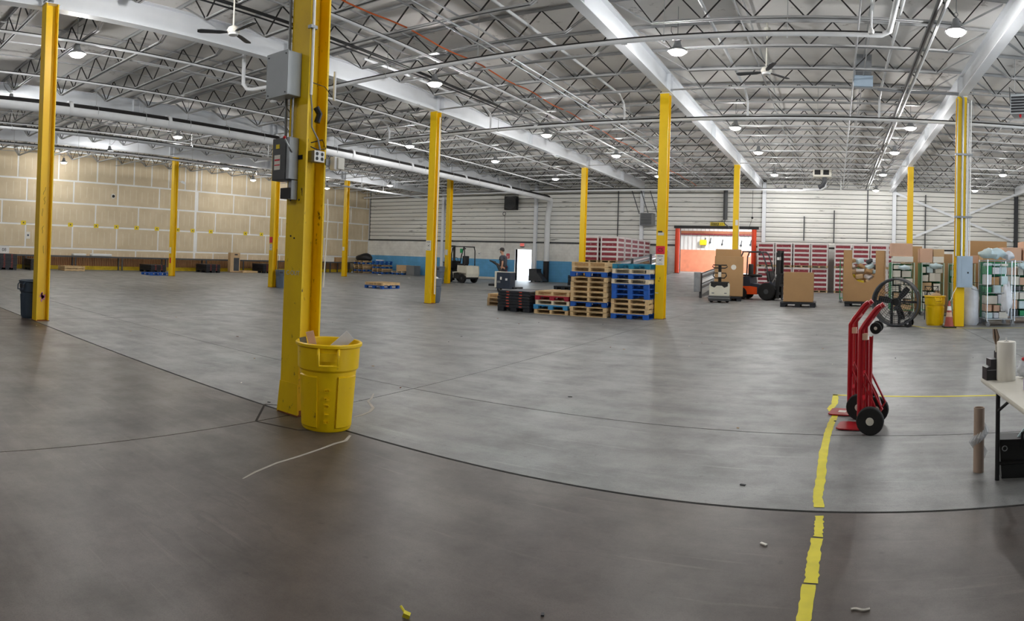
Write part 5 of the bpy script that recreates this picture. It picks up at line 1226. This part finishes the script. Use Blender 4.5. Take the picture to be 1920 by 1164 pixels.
MB().box(-.40, -.385, -.37, .37, .2, 1.7).build('side_panel', M['cage_green'], _cg)
roll_cage('green roll cage half hidden behind the breaker panel column', (4.15, 21.0, 0), 0, .75, .75, 1.72, 'cage_pale', 'cage_green'); fill(4.15, 21.0, 0, .70, .75, .202, 1.66, 'the cage behind the breaker panel', 8)
roll_cage('single green cage standing behind the cut-out carton', (.60, 28.2, 0), 0, .8, .8, 1.85, 'cage_green', 'cage_green', back=None)
roll_cage('white wire trolley with mixed goods right of the white sack', (4.42, 17.35, 0), .05, .78, .85, 1.80, 'chrome', 'chrome', 'wire_trolley', front=True, shelves=(.20,))
roll_cage('white wire trolley cut by the right picture edge', (5.42, 18.2, 0), .05, .95, .85, 1.80, 'chrome', 'chrome', 'wire_trolley', front=True, shelves=(.20,))
fill(4.42, 17.45, .05, .70, .55, .202, 1.72, 'the white trolley beside the sack', 21, pal=['cardboard_pink', 'poly_white', 'cyan_bag', 'paper', 'cardboard', 'cage_green', 'paper', 'poly_white'])
fill(5.42, 18.3, .05, .85, .55, .202, 1.72, 'the white trolley at the picture edge', 13, pal=['cyan_bag', 'paper', 'offwhite', 'cage_green', 'cardboard_pink', 'dark_grey'])
t = thing('wire_basket', 'dark wire basket trolley between the white sack and the white trolley', 'trolley', (4.02, 18.45, 0))
for k in range(9): MB().tube([(-.28+.07*k,-.4,.25),(-.30+.075*k,-.4,1.15)], .006, 4).build('upright_wire', M['dark_grey'], t)
for k in range(8): MB().tube([(-.30,-.4,.28+.125*k),(.32,-.4,.28+.125*k)], .006, 4).build('level_wire', M['dark_grey'], t)
MB().box(-.3,.3,-.4,.3,.2,.22).build('base', M['dark_grey'], t)
for a in (-.25,.25): caster(t, a, -.3); caster(t, a, .2)
for x, y, z, w, d, h, m, lb in ((2.16,20.95,1.73,.66,.6,.18,'paper','cream carton tied with green tape on the cage behind the fan'), (2.12,20.98,1.913,.70,.6,.42,'cardboard_pink','pinkish carton topmost on the cage behind the fan'), (2.95,21.2,1.73,.42,.55,.46,'cardboard_pink','pinkish carton on the cage behind the right yellow bin, left one'),
        (3.36,21.2,1.73,.36,.55,.20,'paper','cream carton on the cage behind the right yellow bin, right one'), (3.37,21.2,1.933,.36,.5,.24,'cardboard_light','tan carton with green ribbon above the right yellow bin'), (4.35,21.0,1.73,.60,.6,.26,'cardboard_pink','pinkish carton on top of the cage behind the breaker panel'),
        (4.72,19.3,.0,.6,.6,2.02,'cardboard','tall brown carton behind the white trolley'), (5.05,20.2,.0,.5,.6,2.15,'cardboard_light','tan tall carton behind the white trolleys, middle'), (5.62,20.4,.0,.62,.7,2.25,'cardboard_pink','pinkish tall carton behind the white trolleys'), (6.35,20.4,.0,.7,.7,2.45,'cardboard_pink','pinkish tall carton at the right picture edge'), (5.3,22.4,.0,1.3,.9,2.52,'cardboard','wide dark brown carton top behind the pinkish cartons')):
    o = carton('cage_carton', lb, x, y, z, w, d, h, 0, m, None, 'green_tape' if 'green' in lb and 'fan' not in lb or 'green tape' in lb else False)
for x, y, h, lb in ((2.72,23.2,2.32,'tall brown carton between the two green cages'), (3.72,22.6,2.05,'brown carton edge between the yellow bin cage and the column')):
    carton('tall_carton', lb, x, y, 0, .62, .8, h, .1)
def rumple(name, label, m, c, r, seed=1):
    random.seed(seed); q = MB().sphere((0,0,0), r, 14, 9); q.v = [tuple(a*(1+.22*math.sin(7*p[0]/r[0]+3*p[2]/r[2]+seed)*random.uniform(.4,1)) for a in p) for p in q.v]
    return tag(q.build(name, M[m], None, True, c), label, 'bag')
rumple('plastic_bag', 'crumpled pale blue plastic bag on top of the white trolley', 'cyan_bag', (4.30,17.4,1.98), (.36,.25,.15), 2); rumple('plastic_bag', 'white plastic bag beside the blue one on the white trolley', 'poly_white', (4.78,17.5,1.93), (.2,.2,.12), 4)
rumple('plastic_bag', 'pale blue bag bulging from the cage behind the yellow bin', 'cyan_bag', (3.25,20.82,1.62), (.26,.12,.09), 5); rumple('plastic_bag', 'pale blue bag spilling from the trolley at the right edge', 'cyan_bag', (5.5,17.86,1.66), (.36,.12,.12), 7)
rumple('plastic_bag', 'long pale plastic bag hanging in the white trolley', 'poly_white', (4.62,16.98,.75), (.15,.10,.42), 9); rumple('plastic_bag', 'pale blue bag in the cage behind the fan', 'cyan_bag', (2.2,20.6,1.55), (.22,.10,.08), 11)
t = thing('black_rack', 'black folding rack with crossed wires behind the right yellow bin', 'rack', (2.90, 19.3, 0))
for s in (-1, 1): MB().tube([(s*.2,0,0),(s*.2,0,1.02)], .012, 6).build('upright', M['black'], t)
for z in (.7, 1.0): MB().tube([(-.2,0,z),(.2,0,z)], .012, 6).build('bar', M['black'], t)
for a in (-.2, 0): MB().tube([(a,0,.7),(a+.2,0,1.0)], .008, 5).tube([(a+.2,0,.7),(a,0,1.0)], .008, 5).build('crossed_wire', M['black'], t)

# ------------------------------------------------------------------ folding table and things at the right edge
t = thing('folding_table', 'off-white folding table cut by the right picture edge', 'table', (0,0,0))
MB().rbox(1.09, 1.85, 2.9, 4.73, .695, .735, .015).build('table_top', M['offwhite'], t, True)
for x in (1.20, 1.74):
    for y in (3.1, 4.62): MB().tube([(x,y,0),(x,y,.69)], .017, 8).build('leg', M['black'], t)
for y in (3.1, 4.62): MB().tube([(1.2,y,.12),(1.74,y,.12)], .012, 6).build('stretcher', M['black'], t); 
for x in (1.20, 1.74): MB().tube([(x,4.62,.50),(x+.05,4.3,.68)], .012, 6).build('brace', M['black'], t); MB().bar((x+.05,4.62,.60),(x+.12,4.25,.68),.03,.02).build('lock_link', M['black'], t)
t = thing('paper_towel_roll', 'white paper towel roll standing on the folding table', 'paper towel', (1.245, 4.57, .735))
MB().lathe([(.02,.28),(.02,.02),(.02,0),(.066,0),(.07,.006),(.07,.274),(.066,.28),(.02,.28)], 32, capb=False, capt=False).build('paper', M['paper'], t, True); MB().lathe([(.018,.0),(.022,.0),(.022,.279),(.018,.279),(.018,.0)], 20, capb=False, capt=False).build('core', M['tube_card'], t, True); MB().tube([(0,0,0),(0,0,.31)], .005, 6).build('holder_rod', M['white'], t)
t = thing('desk_caddy', 'black stepped desk caddy behind the paper towel roll', 'caddy', (1.165, 4.63, .735), .1)
MB().prism([(-.07,0),(.07,0),(.07,.20),(.02,.20),(.02,.15),(-.04,.15),(-.04,.10),(-.07,.09)], -.05, .05, 'Y').build('box', M['leather'], t); MB().box(-.065,.06,-.052,-.05,.07,.075).build('seam', M['mid_grey'], t)
MB().tube([(.03,0,.2),(.03,.0,.235)], .012, 6).build('pen', M['dark_grey'], t)
t = thing('duster', 'brown bristled duster standing in the desk caddy', 'duster', (1.185, 4.635, .93), .1)
MB().tube([(0,0,.0),(0,0,.06)], .008, 6).build('stick', M['offwhite'], t)
for k in range(14):
    a = 2*PI*k/14; r = .018; MB().tube([(0,0,.05),(r*math.cos(a),r*math.sin(a),.11),(r*.8*math.cos(a)-.012,r*.8*math.sin(a),.17)], [.005,.009,.003], 5).build('feather', M['tube_card' if k % 3 else 'hair'], t, True)
t = thing('printed_box', 'small lavender printed box lying on the table at the right edge', 'box', (1.30, 4.05, .735), .1); MB().rbox(-.03,.2,-.13,.13,0,.075,.004).build('body', M['lavender'], t); MB().box(-.031,-.030,-.1,.1,.02,.05).build('print', M['white'], t)
rumple('wrapper', 'crumpled white and red wrapper behind the paper towel roll', 'poly_white', (1.40,4.63,.80), (.05,.05,.065), 3); t = bpy.data.objects['wrapper']; MB().sphere((0,0,.075), (.022,.022,.015), 8, 6).build('red_cap', M['red'], t, True)
t = thing('document_tray', 'clear blue-edged tray at the right edge of the table', 'tray', (1.50, 4.60, .735), .1); MB().box(-.05,.2,-.1,-.095,0,.17).build('front_sheet', M['cyan_bag'], t); MB().box(-.05,.2,-.09,-.085,0,.20).build('folder', M['mid_grey'], t); MB().box(-.05,.2,-.1,.06,0,.006).build('base', M['cyan_bag'], t)
t = thing('cardboard_tube', 'upright cardboard tube wrapped in torn clear film on the floor', 'tube', (1.11, 4.84, 0), 0)
MB().lathe([(.041,0),(.041,.485),(.034,.485),(.034,.0),(.041,0)], 24, capb=False, capt=False).build('tube', M['tube_card'], t, True)
m = MB(); random.seed(4)
for k in range(16):
    a = k*.42; z = .10+.012*k; m.tube([(.043*math.cos(a),.043*math.sin(a),z),(.062*math.cos(a+.3),.062*math.sin(a+.3),z+.05),(.050*math.cos(a+.6),.05*math.sin(a+.6),z+.09)], [.006,.016,.005], 5)
f = m.build('film_wrap', M['clear_film'], t, True); f['kind'] = 'stuff'
t = thing('tote_bag', 'black leather tote bag on the floor under the folding table', 'bag', (1.42, 4.72, 0), -.1)
m = MB(); m.prism([(-.17,.0),(.22,.0),(.26,.28),(-.19,.28)], -.09, .09, 'Y'); m.build('bag_body', M['leather'], t); MB().prism([(-.185,.265),(.255,.265),(.258,.285),(-.188,.285)], -.095, .095, 'Y').build('rim', M['black'], t)
MB().tube([(-.02,-.095,.22),(-.02,-.1,.33),(.05,-.1,.36),(.12,-.1,.33),(.12,-.095,.22)], .012, 6).build('handle', M['leather'], t, True); MB().torus((-.15,-.095,.22), .018, .004, 'Y', 14, 5).build('ring', M['galv'], t); MB().box(.03,.07,-.1,-.09,.14,.24).build('strap', M['black'], t)
tag(MB().tube([(1.38,4.70,.28),(1.42,4.69,.34),(1.46,4.70,.30)], .010, 6).build('plastic_strip', M['cyan_bag'], None, True), 'pale plastic strip sticking out of the tote bag', 'plastic')

# ------------------------------------------------------------------ floor tape and marks
def strip(m, pts, w, z=.0015):
    L = []; R = []
    for i, p in enumerate(pts):
        a = Vector(pts[max(0, i-1)]); b = Vector(pts[min(len(pts)-1, i+1)]); d = (b-a).normalized(); n = Vector((-d.y, d.x)); ww = w[i] if isinstance(w, list) else w
        L.append((p[0]+n.x*ww/2, p[1]+n.y*ww/2)); R.append((p[0]-n.x*ww/2, p[1]-n.y*ww/2))
    b = len(m.v); n = len(pts)
    for zz in (0.0, z):
        for l, r in zip(L, R): m.v += [(l[0], l[1], zz), (r[0], r[1], zz)]
    for i in range(n-1):
        k = b+2*n+2*i; m.f.append((k, k+1, k+3, k+2)); m.m.append(0)
        for o in (0, 1): m.f.append((b+2*i+o, b+2*i+2+o, b+2*n+2*i+2+o, b+2*n+2*i+o)); m.m.append(0)
    return m
random.seed(11)
pts = [(.03,7.82),(.02,7.3),(-.03,7.05),(.03,6.8),(-.01,6.4),(-.04,6.0),(-.07,5.4),(-.075,5.0),(-.08,4.6),(-.09,4.35),(-.075,4.17)]
def jag(a, n=40, amp=.009):
    out = []
    for i in range(len(a)-1):
        for k in range(max(2, n//len(a))):
            f = k/max(2, n//len(a)); out.append((a[i][0]+(a[i+1][0]-a[i][0])*f+random.uniform(-amp, amp)*.3, a[i][1]+(a[i+1][1]-a[i][1])*f))
    return out+[a[-1]]
tape = thing('floor_tape', 'worn yellow tape line on the floor running towards the camera', 'floor tape', (0,0,0))
j = jag(pts, 60); strip(MB(), j, [.072+random.uniform(-.012,.006) for _ in j]).build('tape_piece', M['tape_yellow'], tape)
for seg, w in ((((-.07,4.03),(-.068,3.85),(-.07,3.72)), .055), (((-.075,3.70),(-.085,3.4),(-.09,3.18)), .07), (((-.10,3.165),(-.105,2.95),(-.12,2.7),(-.14,2.3)), .066)):
    j = jag(list(seg), 26); strip(MB(), j, [w+random.uniform(-.012,.006) for _ in j]).build('tape_piece', M['tape_yellow'], tape)
j = jag([(.0,7.8),(1.0,7.74),(2.0,7.70),(4.2,7.66)], 40); tag(strip(MB(), j, .055).build('floor_tape', M['tape_yellow']), 'thin yellow tape line crossing behind the hand trucks to the right', 'floor tape')
j = jag([(2.05,17.3),(2.35,16.55)], 8); tag(strip(MB(), j, .06).build('floor_tape', M['tape_yellow']), 'short faded yellow line at the foot of the drum fan', 'floor tape')
j = jag([(2.35,16.5),(5.2,16.45)], 20); tag(strip(MB(), j, .05).build('floor_tape', M['tape_yellow']), 'faded yellow line on the floor before the right column', 'floor tape')
def mark(pts, w, m, name='crack_filler'):
    strip(MB(), pts, w, .0012).build(name, M[m], floor)
mark([(-3.69,4.02),(-3.61,3.88),(-3.61,3.76),(-3.58,3.56),(-3.55,3.31),(-3.53,3.07),(-3.47,2.83),(-3.41,2.67)], [.02,.03,.026,.02,.022,.02,.02,.012], 'crack_grey')
mark([(-4.63,5.40),(-4.50,5.22),(-4.43,5.08),(-4.30,4.98),(-4.20,4.90),(-4.12,4.76),(-4.09,4.62),(-4.08,4.49)], [.015,.02,.026,.03,.034,.03,.026,.02], 'crack_grey')
for a, b in (((-4.95,4.12),(-4.50,3.65)), ((-4.50,3.65),(-4.08,3.78)), ((-4.08,3.78),(-3.85,4.06)), ((-4.95,4.12),(-4.80,4.26))): mark([a, b], .02, 'joint', 'isolation_joint')
random.seed(5)
for i in range(46):
    x, y = random.uniform(-12, 3), random.uniform(2.2, 15)
    c = MB().cbox((x, y, .004), (random.uniform(.015,.05), random.uniform(.008,.02), .006), (0, 0, random.uniform(0, 3)))
    c.build('debris_chip', M[random.choice(['paper', 'dark_grey', 'cardboard_light', 'rust'])], floor)
tag(MB().tube([(.10+.012*i, 2.94+.006*math.sin(i), .006) for i in range(8)], .006, 5).build('paper_curl', M['paper']), 'small curl of white paper on the floor right of the tape', 'paper')
tag(MB().cbox((-1.66,2.20,.012), (.03,.02,.02), (.2,.3,.5)).tube([(-1.67,2.2,.02),(-1.70,2.21,.03)], .006, 5).build('dry_leaf', M['tape_yellow']), 'tiny yellow scrap at the bottom edge of the picture', 'scrap')
for x, y, lb in ((-24.5,20.5,'left of the lone pallet pair'), (-26.0,33.5,'before the corner pallets'), (-21.6,30.9,'under the cream forklift'), (-30.5,35.8,'farthest, before the corner pile')):
    tag(MB().rbox(-.12,.12,-.08,.08,0,.035,.012).build('paper_litter', M['paper'], None, True, (x,y,0), (0,0,x)), 'scrap of white paper on the floor '+lb, 'paper')
kill_protos()
